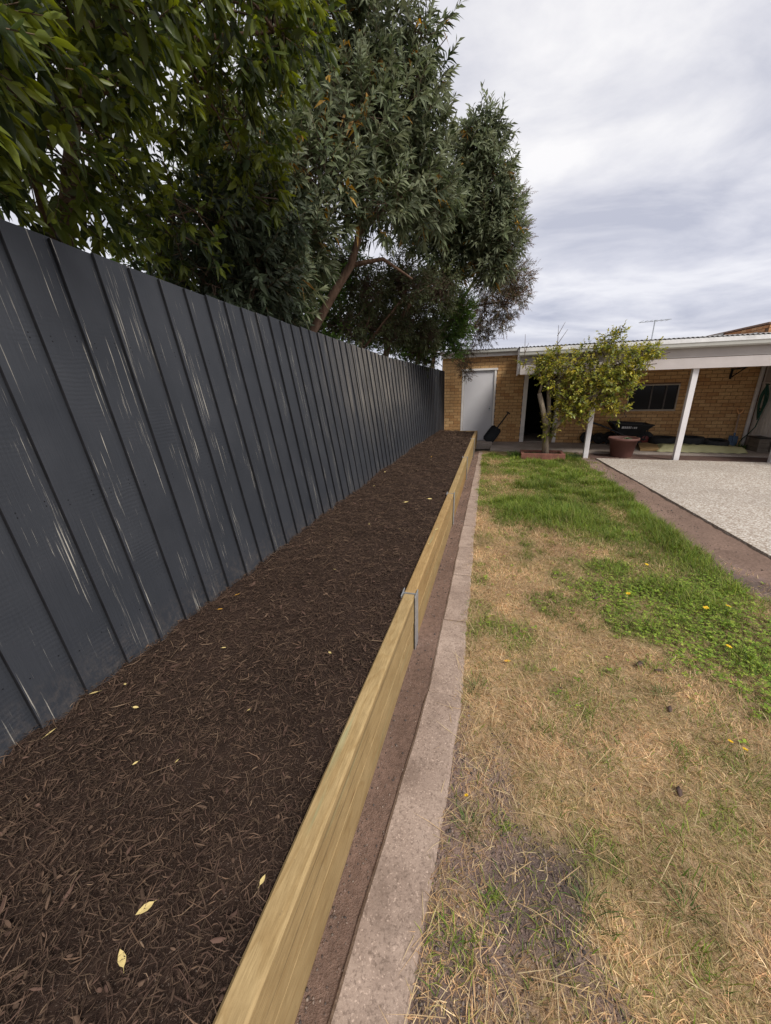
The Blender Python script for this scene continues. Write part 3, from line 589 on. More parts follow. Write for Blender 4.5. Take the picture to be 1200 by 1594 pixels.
# ------------------------------------------------------------------ brick shed with veranda
shed = thing('brick_shed', 'tan brick shed with white door, long window and white veranda', 'shed', BO, BA)
BW_, BH, MJ = 0.230, 0.076, 0.010
def wall_rects(name, rects, z_top):
    mb = MB()
    for u0, u1, z0, z1 in rects: mb.box(u0, u1, 0.0, 0.20, z0, z1)
    return mb.build(name, M_MORTAR, shed)
WALL_TOP = 2.46
rects = [(-0.14, 0.47, -0.05, WALL_TOP), (0.47, 1.40, 2.085, WALL_TOP), (1.40, 2.20, -0.05, WALL_TOP), (2.20, 3.12, 1.97, WALL_TOP),
         (3.12, 4.77, -0.05, WALL_TOP), (4.77, 5.87, -0.05, 0.915), (4.77, 5.87, 1.56, WALL_TOP), (5.87, 7.75, -0.05, WALL_TOP)]
bwall = wall_rects('brick_wall', rects, WALL_TOP)
segs_for = lambda z: [s for s in ([(-0.14, 0.47), (1.40, 2.20)] if z < 2.08 else [(-0.14, 2.20)])] + ([(3.12, 4.77), (5.87, 7.46)] if 0.91 < z+0.04 < 1.56 else [(3.12, 7.46)] if z < 1.95 else [(2.20, 7.46)])
cells = []
for cidx in range(29):
    z = 0.056+cidx*(BH+MJ)
    if z+BH > WALL_TOP: break
    segs = []
    for s in segs_for(z):
        if segs and abs(segs[-1][1]-s[0]) < 1e-6: segs[-1] = (segs[-1][0], s[1])
        else: segs.append(s)
    for (s0, s1) in segs:
        u = (0.12 if cidx % 2 else 0.0) - 0.24
        while u < s1:
            a, b = max(u, s0), min(u+BW_, s1)
            if b-a > 0.05: cells.append((a, b, z))
            u += BW_+MJ
bmesh_cache = {}
def brick_me(w):
    k = round(w, 3)
    if k not in bmesh_cache: bmesh_cache[k] = MB().cbox(0, k, -0.007, 0.012, 0, BH, 0.003).mesh('brick', M_BRICK)
    return bmesh_cache[k]
def vis_key(c_):
    p = bw((c_[0]+c_[1])/2, 0, c_[2]); hid = (c_[2] > 1.85 and c_[0] > 2.1) or (c_[0] > 6.95)
    return (hid or (c_[1]-c_[0] < 0.2), -p.x)
order = sorted(cells, key=vis_key); rest = MB()
for i, (a, b, z) in enumerate(order):
    if i < 300: link('brick', brick_me(b-a), None, bwall, (a, random.uniform(-0.0015, 0.0015), z))
    else: rest.box(a, b, -0.007+random.uniform(-.001, .001), 0.012, z, z+BH)
tag(rest.build('brick_courses', M_BRICK, bwall), kind='stuff')
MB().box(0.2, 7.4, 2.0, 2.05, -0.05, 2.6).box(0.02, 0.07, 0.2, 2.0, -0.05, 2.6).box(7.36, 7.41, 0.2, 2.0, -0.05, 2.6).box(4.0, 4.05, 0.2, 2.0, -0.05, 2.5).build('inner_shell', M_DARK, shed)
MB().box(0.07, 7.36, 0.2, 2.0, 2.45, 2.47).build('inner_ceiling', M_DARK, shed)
MB().box(2.2, 3.12, 0.0, 0.2, 0.056, 0.075).build('door_sill', M_SLAB, shed)
# white door
dr = MB().cbox(0.0, 0.83, 0.0, 0.035, 0.0, 1.97, 0.003).build('door', M_DOOR, shed, (0.52, 0.012, 0.08))
MB().tube([(0.75, -0.001, 0.93), (0.75, -0.05, 0.93)], 0.014, 8).lathe([(0.0, 0), (0.03, 0.0), (0.03, 0.004), (0, 0.004)], 12, (0, 0, 0)).build('handle', M_STEELBLK, dr)
MB().cbox(0.735, 0.775, -0.008, 0, 0.86, 1.0, 0.002).build('lock_plate', M_GALV, dr)
fr = MB(); fr.cbox(0.455, 0.513, -0.022, 0.06, 0.056, 2.06, 0.003).cbox(1.357, 1.415, -0.022, 0.06, 0.056, 2.06, 0.003); fr.build('door_frame', M_WHITE, shed)
MB().cbox(0.425, 1.445, -0.034, 0.06, 2.06, 2.115, 0.004).build('door_head', M_WHITE, shed)
# open doorway jambs
for u0, u1 in ((2.17, 2.28), (3.05, 3.14)): MB().cbox(u0, u1, -0.03, 0.205, 0.056, 1.965, 0.004).build('jamb', M_WHITE, shed)
MB().cbox(2.17, 3.14, -0.028, 0.205, 1.966, 2.05, 0.004).build('jamb_head', M_WHITE, shed)
# window

win = MB()
win.cbox(4.765, 5.875, -0.03, 0.05, 0.905, 0.945, 0.003).cbox(4.765, 5.875, -0.025, 0.05, 1.535, 1.568, 0.003).cbox(4.765, 4.795, -0.024, 0.05, 0.945, 1.535, 0.003).cbox(5.845, 5.875, -0.024, 0.05, 0.945, 1.535, 0.003)
wf = win.build('window', M_ALU, shed)
MB().box(4.795, 5.845, 0.015, 0.02, 0.945, 1.535).build('pane', M_GLASS, wf)
for u in (5.29, 5.60): MB().cbox(u-0.018, u+0.018, -0.004, 0.014, 0.946, 1.534, 0.002).build('mullion', M_CURT, wf)
MB().cbox(4.73, 5.91, -0.05, 0.012, 0.865, 0.903, 0.004).build('sill', M_BRICK, wf)
# left section: fascia, gutter
MB().cbox(-0.16, 2.0, -0.10, 0.0, 2.42, 2.53, 0.004).build('fascia', M_WHITE, shed)
def gutter(u0, u1, y, z, name='gutter'):
    prof = [(0, 0), (-0.075, 0), (-0.10, 0.025), (-0.105, 0.085), (-0.112, 0.092), (-0.10, 0.094), (-0.092, 0.03), (-0.07, 0.008), (-0.004, 0.008), (0, 0.10)]
    n = len(prof); vs = [(u, y+p[0], z+p[1]) for u in (u0, u1) for p in prof]
    MB().add(vs, [(k, (k+1) % n, n+(k+1) % n, n+k) for k in range(n)]+[tuple(range(n)), tuple(range(n, 2*n))[::-1]]).build(name, M_GUTTER, shed)
gutter(-0.18, 2.02, -0.102, 2.50)
# veranda beam, fascia, gutter, flashing, ceiling
MB().cbox(1.98, 9.5, -2.36, -2.31, 1.86, 2.055, 0.004).build('beam', M_BEAM, shed)
MB().cbox(1.98, 9.5, -2.325, -2.29, 2.064, 2.25, 0.004).build('fascia', M_FASC_SHADE, shed)
gutter(1.94, 9.5, -2.347, 2.235)
MB().cbox(1.94, 9.5, -2.462, -2.452, 2.322, 2.400, 0.003).build('flashing', M_FLASH, shed)
sd_ = MB(); sd_.add([(1.94, -2.30, 1.88), (1.94, 0.0, 1.88), (1.94, 0.0, 2.56), (1.94, -2.30, 2.38), (1.975, -2.30, 1.88), (1.975, 0.0, 1.88), (1.975, 0.0, 2.56), (1.975, -2.30, 2.38)], [(0,1,2,3),(7,6,5,4),(0,4,5,1),(1,5,6,2),(2,6,7,3),(3,7,4,0)]); sd_.build('side_board', M_WHITE, shed)
MB().box(1.98, 9.5, -2.30, -0.012, 1.99, 2.0).build('veranda_ceiling', M_CEIL, shed)
for k in range(6): MB().cbox(2.6+k*1.15, 2.66+k*1.15, -2.29, -0.02, 1.93, 1.988, 0.003).build('rafter', M_CEIL, shed)
for X_, Y_ in ((2.235, 9.36), (3.965, 9.265), (5.60, 9.18)):
    l = BM.inverted() @ Vector((X_, Y_, 0)); MB().cbox(-0.05, 0.05, -0.05, 0.05, -0.03, 1.985, 0.006).build('post', M_POST, shed, (l.x, -2.245, 0))
# corrugated roof
def corrugated(u0, u1, y0, y1, z0, slope, name):
    us = np.arange(u0, u1, 0.0095); vs = []; 
    for u in us:
        dz = 0.009*math.sin(u*2*math.pi/0.076); vs += [(u, y0, z0+dz), (u, y1, z0+slope*(y1-y0)+dz)]
    n = len(us); fs = [(2*i, 2*i+2, 2*i+3, 2*i+1) for i in range(n-1)]
    o = MB().add(vs, fs).build(name, M_ROOF, shed, smooth=True); md = o.modifiers.new('thick', 'SOLIDIFY'); md.thickness = 0.003; return o
corrugated(1.92, 9.5, -2.47, 2.1, 2.420, 0.058, 'roof_sheet'); corrugated(-0.2, 1.915, -0.22, 2.1, 2.605, 0.03, 'roof_sheet')
# right wing wall facing the veranda: vertical lining boards over a concrete base
wing = thing('wing_wall', 'white painted wall of vertical lining boards at the veranda end', 'wall', bw(7.47, -0.05, 0), BA)
MB().cbox(0.0, 0.14, -3.2, -0.02, -0.04, 0.30, 0.004).build('concrete_base', M_SLAB, wing)
MB().box(0.03, 0.12, -3.2, 0.0, 0.30, 2.0).build('backing', M_WHITE, wing)
for k in range(28): MB().cbox(0.008, 0.03, -0.15-k*0.105-0.046, -0.15-k*0.105+0.046, 0.305, 1.10, 0.003).build('lining_board', M_WHITE, wing)
for k in range(6): MB().cbox(0.010, 0.03, -0.10-k*0.52-0.51, -0.10-k*0.52, 1.13, 1.52, 0.003).build('panel', M_WHITE, wing)
MB().cbox(-0.03, 0.03, -3.2, -0.10, 1.102, 1.128, 0.003).build('ledge', M_WHITE, wing)
MB().cbox(-0.03, 0.03, -3.2, -0.10, 1.522, 1.55, 0.003).build('ledge', M_WHITE, wing)
MB().cbox(0.012, 0.03, -3.2, -0.10, 1.552, 1.96, 0.003).build('upper_panel', M_BEAM, wing)
MB().tube([(-0.05, -0.03, -0.0), (-0.05, -0.03, 1.98)], 0.042, 12).build('downpipe', M_WHITE, wing, smooth=True)
# board box against the wing wall
bx_ = thing('timber_box', 'small weathered brown board box against the white veranda wall', 'box', bw(7.22, -0.80, 0.055), BA)
for k in range(3): MB().cbox(0, 0.2, -0.3, 0.12, k*0.10+0.001, k*0.10+0.097, 0.003).build('board', M_GREYBOX, bx_)
MB().cbox(-0.02, 0.215, -0.32, 0.14, 0.300, 0.322, 0.003).build('lid', M_STEELBLK, bx_)

# parapet of the neighbouring building
par = thing('parapet_wall', 'orange brick parapet wall rising behind the corrugated veranda roof', 'wall', (7.4, 13.6, 0))
MB().box(0.02, 0.22, 0, 4.2, -0.05, 3.05).build('wall_core', M_MORTAR, par)
bmL = MB().cbox(0, 0.022, 0, BW_, 0, BH, 0.003).mesh('brick', M_BRICK_O); bmF = MB().cbox(0, 0.11, 0, 0.022, 0, BH, 0.003).mesh('brick', M_BRICK_O)
for cidx in range(28, 35):
    z = cidx*0.086+0.03
    for k in range(17): link('brick', bmL, None, par, (0.0, 0.012+k*0.24+(0.12 if cidx % 2 else 0), z))
    for k in range(2): link('brick', bmF, None, par, (0.02+k*0.115, -0.012, z))
MB().cbox(-0.03, 0.25, -0.03, 4.4, 3.05, 3.10, 0.005).build('coping', M_COPING, par)
for k, (y0, ln, hh) in enumerate(((0.30, 0.95, 0.10), (1.35, 0.65, 0.16), (2.1, 1.9, 0.29))):
    o = MB().cbox(-0.016, -0.004, 0, ln, 0, hh+0.45, 0.002).build('fibre_cement_sheet', M_CEMSHEET, None, (7.28, 13.6+y0, 2.34), (0, R(8), 0))
    tag(o, ['short grey sheet leaning on the parapet beside its brick end', 'middle grey sheet leaning on the parapet', 'long grey sheet leaning on the far end of the parapet'][k], 'sheet', 'grey sheets against the parapet')
tag(slab('rear_roof', [(5.2, 13.75), (7.35, 13.65), (7.35, 18), (5.2, 18)], 2.2, 2.335, M_ROOF, 'grey flat roof behind the shed'), kind='structure')

# tv antenna
ant = thing('tv_antenna', 'thin grey television antenna standing on the shed roof', 'antenna', (4.24, 12.5, 2.62))
MB().tube([(0,0,0), (0,0,0.58)], 0.014, 6).build('mast', M_GALV, ant)
MB().tube([(-0.36, 0.05, 0.54), (0.36, -0.05, 0.57)], 0.010, 5).build('boom', M_GALV, ant)
for k in range(7): MB().tube([(-0.32+k*0.105, -0.16, 0.56), (-0.32+k*0.105, 0.20, 0.56)], 0.005, 4).build('element', M_GALV, ant)
# bracket under veranda ceiling
bl = bw(6.85, -0.02, 1.72)
br = thing('wall_bracket', 'black steel bracket fixed high on the tan brick wall', 'bracket', bl, BA)
MB().cbox(-0.02, 0.02, -0.03, 0, -0.08, 0.16, 0.003).build('plate', M_STEELBLK, br)
MB().tube([(0, -0.02, 0.14), (0.05, -0.50, 0.17)], 0.016, 6).build('arm', M_STEELBLK, br)
MB().tube([(0, -0.02, -0.05), (0.045, -0.45, 0.155)], 0.013, 6).build('brace', M_STEELBLK, br)

# ------------------------------------------------------------------ objects under the veranda
FZ = 0.055
# wheelbarrow (seen side-on)
wb = thing('wheelbarrow', 'black wheelbarrow with faded white lettering parked by the brick wall', 'wheelbarrow', bw(4.72, -0.62, FZ), BA)
def loop_rect(x0, x1, y0, y1, z): return [(x0,y0,z),(x1,y0,z),(x1,y1,z),(x0,y1,z)]
tr = MB(); A = loop_rect(-0.42, 0.48, -0.32, 0.32, 0.62); Bq = loop_rect(-0.18, 0.20, -0.20, 0.20, 0.30); A2 = loop_rect(-0.40, 0.455, -0.30, 0.30, 0.62); B2 = loop_rect(-0.17, 0.19, -0.19, 0.19, 0.315)
A = [(x, y, z-(0.05 if x > 0 else 0)) for x, y, z in A]; A2 = [(x, y, z-(0.05 if x > 0 else 0)) for x, y, z in A2]
tr.add(A+Bq+A2+B2, [(0,1,5,4),(1,2,6,5),(2,3,7,6),(3,0,4,7),(4,5,6,7),(8,12,13,9),(9,13,14,10),(10,14,15,11),(11,15,12,8),(12,15,14,13),(0,8,9,1),(1,9,10,2),(2,10,11,3),(3,11,8,0)])
ty = tr.build('tray', M_BLACK, wb)
rim = [Vector(q)+Vector((0,0,0.004)) for q in A]; MB().tube(rim+[rim[0]], 0.013, 6).build('rim', M_STEELBLK, ty)
pr = MB()
for k, (w_, x_) in enumerate(((0.05, -0.20), (0.03, -0.14), (0.035, -0.10), (0.03, -0.055), (0.02, -0.015), (0.012, 0.03), (0.03, 0.06), (0.028, 0.10))):
    def onface(x, z): t = (0.6-z)/0.3; return (x, -0.323+0.12*t-0.004-(0.0), z)
    h_ = 0.055 if k < 5 else 0.042; pr.add([onface(x_, 0.49), onface(x_+w_, 0.49), onface(x_+w_, 0.49+h_), onface(x_, 0.49+h_)], [(0,1,2,3)])
pr.build('lettering', M_PRINT, ty)
for sy in (-0.27, 0.27):
    MB().tube([(-0.95, sy*1.1, 0.66), (-0.55, sy, 0.52), (0.0, sy*0.7, 0.27), (0.42, sy*0.25, 0.20)], 0.019, 7).build('handle', M_STEELBLK, wb)
    MB().tube([(-0.30, sy*0.85, 0.40), (-0.36, sy*0.9, 0.02), (-0.22, sy*0.85, 0.012), (-0.14, sy*0.8, 0.31)], 0.014, 6).build('leg', M_STEELBLK, wb)
    MB().tube([(0.38, sy*0.28, 0.18), (0.40, sy*0.9, 0.54)], 0.012, 6).build('brace', M_STEELBLK, wb)
wh = MB()
prof = [(0.09, -0.03), (0.13, -0.045), (0.17, -0.045), (0.195, -0.025), (0.20, 0), (0.195, 0.025), (0.17, 0.045), (0.13, 0.045), (0.09, 0.03)]
wh.lathe(prof, 28); wo = wh.build('wheel', M_RUBBER, wb, (0.42, 0, 0.20), (R(90), 0, 0), True)
MB().lathe([(0.0, -0.035), (0.06, -0.03), (0.095, -0.02), (0.095, 0.02), (0.06, 0.03), (0, 0.035)], 20).build('rim', M_RED, wo)
# maroon pot
pot = thing('plant_pot', 'big maroon plastic pot holding a small succulent beside the veranda', 'pot', (3.03, 9.47, 0.031))
MB().lathe([(0, 0), (0.205, 0), (0.215, 0.02), (0.275, 0.37), (0.30, 0.372), (0.31, 0.385), (0.31, 0.425), (0.295, 0.43), (0.278, 0.42), (0.27, 0.36), (0, 0.36)], 40).build('pot_body', M_POT, pot, smooth=True)
MB().lathe([(0, 0.368), (0.15, 0.385), (0.268, 0.36)], 24).build('soil', M_SOILRED, pot)
su = MB()
for cxs, cys, nn, rr_ in ((0.06, -0.06, 26, 0.10), (-0.14, -0.03, 12, 0.05), (0.16, 0.06, 12, 0.05)):
    for k in range(nn):
        a = k*2.4; e_ = R(20+60*k/nn); d = Vector((math.cos(a)*math.cos(e_), math.sin(a)*math.cos(e_), math.sin(e_))); s = Vector((-math.sin(a), math.cos(a), 0)); p = Vector((cxs, cys, 0.37)); l_ = rr_*(1.1-0.4*k/nn)
        su.add([p, p+d*l_*0.6+s*l_*0.22, p+d*l_, p+d*l_*0.6-s*l_*0.22, p+d*l_*0.55+Vector((0,0,-0.012))], [(0,1,2,3),(0,4,1),(1,4,2),(2,4,3),(3,4,0)])
su.build('succulent', simple('succulent', (0.13, 0.17, 0.10), 0.6, 0.2, 12), pot)
# dark round wheels by the wall
for k, (u, r_, lab) in enumerate(((3.92, 0.165, 'spare black wheel leaning on the wall, farthest from the wheelbarrow'), (4.22, 0.150, 'spare black wheel leaning on the wall between two others'), (4.47, 0.165, 'spare black wheel leaning on the wall next to the wheelbarrow handle'))):
    w_ = thing('spare_wheel', lab, 'wheel', bw(u, -0.12, FZ), BA, 'spare wheels along the brick wall')
    o = MB().lathe([(r_*.45, -0.03), (r_*.62, -0.045), (r_*.9, -0.045), (r_, -0.02), (r_, 0.02), (r_*.9, 0.045), (r_*.62, 0.045), (r_*.45, 0.03)], 28).build('tyre', M_RUBBER, w_, (0, 0, r_), (R(80), 0, 0), True)
    MB().lathe([(0, -0.025), (r_*.3, -0.03), (r_*.46, -0.02), (r_*.46, 0.02), (r_*.3, 0.03), (0, 0.025)], 20).build('hub', M_STEELBLK, w_, (0, 0, r_), (R(80), 0, 0), True)
# tarpaulin over a low stack, plywood sheet, tyre halves
def tarp():
    nu, nv = 60, 30; V = np.zeros((nv, nu, 3))
    u = np.linspace(0, 1, nu); v = np.linspace(0, 1, nv); U, W = np.meshgrid(u, v)
    x = -0.80+1.75*U; y = -0.38+0.76*W
    edge = np.minimum(np.minimum(U/0.10, (1-U)/0.05), np.minimum(W/0.16, (1-W)/0.12)); h = np.clip(edge, 0, 1)**0.7
    z = (0.10+0.045*np.sin(U*2.2+0.8))*h + 0.06*(vn(x, y, 6, 33, 3)-.5)*np.clip(edge*2, 0, 1) + 0.03*np.abs(vn(x, y, 9, 35, 2)-.5)*np.clip(edge*2, 0, 1) + 0.014*np.abs(np.sin(U*26+4*W+3*vn(x, y, 3, 3, 2)))*np.exp(-W*3.5)
    x = x + 0.03*np.sin(W*9)*(1-h); y = y + 0.05*(vn(x, y, 3, 44, 2)-.5)
    idx = np.arange(nu*nv).reshape(nv, nu); Q = np.stack([idx[:-1,:-1], idx[:-1,1:], idx[1:,1:], idx[1:,:-1]], -1).reshape(-1, 4)
    return np_mesh('tarpaulin', np.stack([x, y, np.maximum(z, 0.003)], -1).reshape(-1, 3), Q, None, M_TARP, True)
tb = bw(6.0, -0.98, FZ)
o = link('tarpaulin', tarp(), None, None, tb, (0, 0, BA)); tag(o, 'crumpled olive tarpaulin spread over a flat stack on the veranda', 'tarpaulin')
o = MB().cbox(-0.03, 0.35, -0.36, 0.30, 0.0, 0.055, 0.004).build('plywood_sheet', M_CARD, None, bw(5.0, -0.9, FZ+0.03), (R(6), R(-4), BA-0.2)); tag(o, 'brown plywood offcut lying beside the tarpaulin', 'plywood')
def tyre(u, y, z, r_, h_, lab, tilt=0.0):
    o = MB().lathe([(r_*.62, 0.0), (r_*.9, 0.0), (r_, h_*.2), (r_, h_*.8), (r_*.92, h_), (r_*.66, h_), (r_*.60, h_*.88), (r_*.86, h_*.75), (r_*.86, h_*.2), (r_*.62, 0.0)], 36).build('old_tyre', M_RUBBER, None, bw(u, y, z), (R(tilt), 0, BA), True)
    return tag(o, lab, 'tyre', 'old tyres on the tarpaulin')
tyre(5.52, -0.66, FZ+0.085, 0.30, 0.19, 'old black tyre on the tarpaulin, beside the plywood'); tyre(6.02, -0.80, FZ+0.10, 0.29, 0.20, 'old black tyre on the tarpaulin, between the other two'); tyre(6.50, -0.92, FZ+0.085, 0.24, 0.16, 'smaller old black tyre lying tilted on the tarpaulin', 6)
# spade with orange grip
sp = thing('spade', 'spade with orange grip and blue blade leaning in the veranda corner', 'spade', bw(7.12, -0.30, FZ), BA)
sp.rotation_euler = (R(-14), R(5), BA)
MB().tube([(0,0,0.28), (0,0,0.80)], 0.018, 8).build('shaft', M_SHAFT, sp)
MB().tube([(0,0,0.79), (-0.05,0,0.86), (-0.062,0,0.925), (0.062,0,0.925), (0.05,0,0.86), (0,0,0.79)], 0.015, 7).build('grip', M_DGRIP, sp)
bl_ = MB(); 
pts = [(-0.095, 0.27), (0.095, 0.27), (0.10, 0.10), (0.07, 0.02), (0.0, 0.0), (-0.07, 0.02), (-0.10, 0.10)]
bl_.add([(x, -0.004+0.02*(x/0.1)**2, z) for x, z in pts]+[(x, 0.0+0.02*(x/0.1)**2, z) for x, z in pts], [tuple(range(7)), tuple(range(7, 14))[::-1]]+[(i, (i+1)%7, 7+(i+1)%7, 7+i) for i in range(7)])
bl_.tube([(0,0.0,0.12), (0,0,0.34)], [0.012, 0.024], 8); bl_.build('blade', M_BLADE, sp)
# garden hose hanging on the wing wall
hz = thing('garden_hose', 'dark green garden hose hanging in loose loops on the white wall', 'hose', bw(7.42, -0.46, 1.2), BA)
hp = []
for lp, (wv, hv, dx_, oy) in enumerate(((0.10, 0.36, 0.0, 0.0), (0.15, 0.30, -0.012, -0.04), (0.06, 0.40, -0.02, 0.02), (0.13, 0.34, -0.028, 0.03), (0.19, 0.26, -0.03, -0.06), (0.09, 0.38, -0.018, 0.05))):
    for k in range(22):
        a = 2*math.pi*k/22; pinch = 0.35+0.65*(0.5-0.5*math.cos(a)) if True else 1
        hp.append((-0.02+dx_*0.6+0.01*math.sin(3*a), oy*0.4+wv*math.sin(a)*pinch, 0.30-hv*(1-math.cos(a))+0.02*math.sin(lp*2+a)))
MB().tube(hp, 0.011, 6).build('coil', M_HOSE, hz, smooth=True)
tl = [(-0.02, 0, -0.28), (-0.03, -0.05, -0.45), (-0.03, 0.0, -0.65), (-0.05, 0.14, -0.82), (-0.07, 0.28, -0.95), (-0.09, 0.34, -1.06), (-0.12, 0.30, -1.13)]
tt = []
for i in range(len(tl)-1):
    for k in range(5): tt.append(tuple(np.array(tl[i])*(1-k/5)+np.array(tl[i+1])*k/5))
MB().tube(tt, 0.011, 6).build('tail', M_HOSE, hz, smooth=True)
MB().tube([(0.02, 0.0, 0.30), (-0.06, 0.0, 0.30), (-0.06, 0.0, 0.33)], 0.010, 6).build('hook', M_STEELBLK, hz)
# step and scoop shovel by the white door
o = MB().cbox(-0.26, 0.22, -0.55, 0.0, -0.04, 0.13, 0.012).build('door_step', M_SLAB, None, (-0.02, 11.16, 0.0)); tag(o, 'small worn concrete step below the white door', 'step')
sh = thing('scoop_shovel', 'black scoop shovel leaning against the white door frame', 'shovel', (0.05, 10.98, 0.13))
ax = Vector((0.62, 0.35, 0.88)).normalized(); sdv = ax.cross(Vector((0, -1, 0.25))).normalized(); nm = ax.cross(sdv)
def SP(a, s, n): return ax*a+sdv*s+nm*n
scp = MB(); pr_ = [(0.0, 0.12, 0.0), (0.06, 0.155, 0.01), (0.25, 0.16, 0.02), (0.44, 0.15, 0.04), (0.50, 0.09, 0.06)]; rows = []
for a, w_, d_ in pr_:
    rows.append([SP(a, w_*k, d_-0.07*abs(k)**3) for k in (-1, -.6, -.2, .2, .6, 1)])
vs = [v for r_ in rows for v in r_]; fs = [(i*6+k, i*6+k+1, i*6+k+7, i*6+k+6) for i in range(4) for k in range(5)]
so_ = scp.add(vs, fs).build('scoop', M_BLACK, sh); so_.modifiers.new('t', 'SOLIDIFY').thickness = 0.006
MB().tube([SP(0.40, 0, 0.05), SP(0.80, 0, 0.06), SP(1.02, 0, 0.03)], [0.022, 0.018, 0.018], 8).build('handle', M_SHAFT if False else M_STEELBLK, sh)
MB().tube([SP(1.0, -0.06, 0.03), SP(1.0, 0.06, 0.03)], 0.018, 8).build('grip', M_STEELBLK, sh)

# ------------------------------------------------------------------ planter box round the lemon tree
pl = thing('planter_box', 'low red stained timber planter edging around the lemon tree', 'planter', (1.28, 9.06, 0.0), -0.03)
for (x0, x1, y0, y1, h_) in ((-0.46, 0.46, -0.27, -0.20, 0.175), (-0.46, 0.46, 0.20, 0.27, 0.175), (-0.46, -0.39, -0.198, 0.198, 0.17), (0.39, 0.46, -0.198, 0.198, 0.17)):
    MB().cbox(x0, x1, y0, y1, -0.01, h_, 0.006).build('timber', M_TIMBER_R, pl)
MB().box(-0.39, 0.39, -0.20, 0.20, -0.01, 0.13).build('soil', M_SOILRED, pl)

# ------------------------------------------------------------------ leaves, shoots and trees
def leaves_np(P, D, Nn, Ln, W, droop, fold, cols, hi=False):
    """P base, D axis, Nn leaf normal -> leaf geometry"""
    n = len(P); S_ = np.cross(D, Nn); S_ /= np.linalg.norm(S_, axis=1, keepdims=True)+1e-9; U = np.cross(S_, D)
    Ln = Ln[:, None]; W = W[:, None]; dr = droop[:, None]*Ln; fo = fold*W
    dn = np.array([0, 0, -1.0])
    if not hi:
        m_ = P+D*Ln*0.45+dn*dr*0.25; t = P+D*Ln*0.97+dn*dr
        V = np.stack([P, m_+S_*W*.5+U*fo, m_, m_-S_*W*.5+U*fo, t], 1); F = np.array([[0,2,1],[0,3,2],[1,2,4],[2,3,4]]); k = 5
    else:
        a = P+D*Ln*0.25+dn*dr*0.08; b = P+D*Ln*0.62+dn*dr*0.42; t = P+D*Ln*0.97+dn*dr
        V = np.stack([P, a+S_*W*.42+U*fo, a, a-S_*W*.42+U*fo, b+S_*W*.44+U*fo, b, b-S_*W*.44+U*fo, t], 1)
        F = np.array([[0,2,1],[0,3,2],[1,2,5],[1,5,4],[2,3,6],[2,6,5],[4,5,7],[5,6,7]]); k = 8
    T = (F[None]+k*np.arange(n)[:, None, None]).reshape(-1, 3)
    return V.reshape(-1, 3), T, np.repeat(cols, k, 0)
def unit(v): return v/(np.linalg.norm(v, axis=-1, keepdims=True)+1e-9)
def shoots(B, D, slen, nl, Lr, Wr, spread, droop, pal, young=None, hi=False, fold=0.18, opp=True):
    """each shoot at B along D carries nl leaves"""
    n = len(B); out_ = []
    ref = np.where(np.abs(D[:, 2:3]) < 0.9, np.array([[0, 0, 1.0]]), np.array([[1.0, 0, 0]])); A = unit(np.cross(D, ref)); Bb = np.cross(D, A); ph = RNG.random(n)*6.283
    pal = np.array(pal)
    shade = pal[RNG.integers(0, len(pal), n)]*(0.5+0.9*RNG.random(n))[:, None]*(0.65+0.7*vn(B[:, 0]*2+B[:, 1], B[:, 2]*2, 1.6, 61, 2))[:, None]
    for k in range(nl):
        t = (k+0.5)/nl; ang = ph + ((k//2)*1.5708+(k % 2)*3.1416 if opp else k*2.4) + RNG.normal(0, 0.25, n)
        rad = A*np.cos(ang)[:, None]+Bb*np.sin(ang)[:, None]; sp_ = spread*(1.15-0.75*t)+RNG.normal(0, 0.12, n)
        d = unit(D*np.cos(sp_)[:, None]+rad*np.sin(sp_)[:, None]); p = B+D*(slen*t)[:, None]
        nn = unit(D*np.sin(sp_)[:, None]-rad*np.cos(sp_)[:, None]+RNG.normal(0, 0.25, (n, 3)))
        ln = (Lr[0]+(Lr[1]-Lr[0])*RNG.random(n))*(1.05-0.45*t); w = ln*(Wr[0]+(Wr[1]-Wr[0])*RNG.random(n))
        c_ = shade*(0.85+0.3*RNG.random(n))[:, None]
        if young is not None and t > 0.6: c_ = c_*0.5+np.array(young)*0.5*(0.8+0.4*RNG.random(n))[:, None]
        out_.append(leaves_np(p, d, nn, ln, w, droop*(0.5+RNG.random(n)), fold, c_, hi))
    return out_
def merge(ls):
    V, T, C = [], [], []; b = 0
    for v, t, c_ in ls: V.append(v); T.append(t+b); C.append(c_); b += len(v)
    return np.concatenate(V), np.concatenate(T), np.concatenate(C)
def blob_points(blobs, n, surf=0.6):
    w = np.array([b[3]**2.2 for b in blobs]); k = RNG.choice(len(blobs), n, p=w/w.sum()); c_ = np.array([b[:3] for b in blobs])[k]; r = np.array([b[3] for b in blobs])[k]
    d = unit(RNG.normal(0, 1, (n, 3))); rr_ = np.where(RNG.random(n) < surf, 0.75+0.3*RNG.random(n), RNG.random(n)**0.5)
    d2 = d*np.array([1, 1, 0.9]); lump = 0.8+0.45*vn(c_[:, 0]+d[:, 0]*2, c_[:, 2]+d[:, 2]*2, 1.5, 88, 2)
    return c_+d2*(r*rr_*lump)[:, None], d
def bez(p0, p1, sag, n=7):
    p0, p1 = Vector(p0), Vector(p1); m_ = (p0+p1)/2+Vector(sag); return [(1-t)**2*p0+2*t*(1-t)*m_+t*t*p1 for t in [i/(n-1) for i in range(n)]]
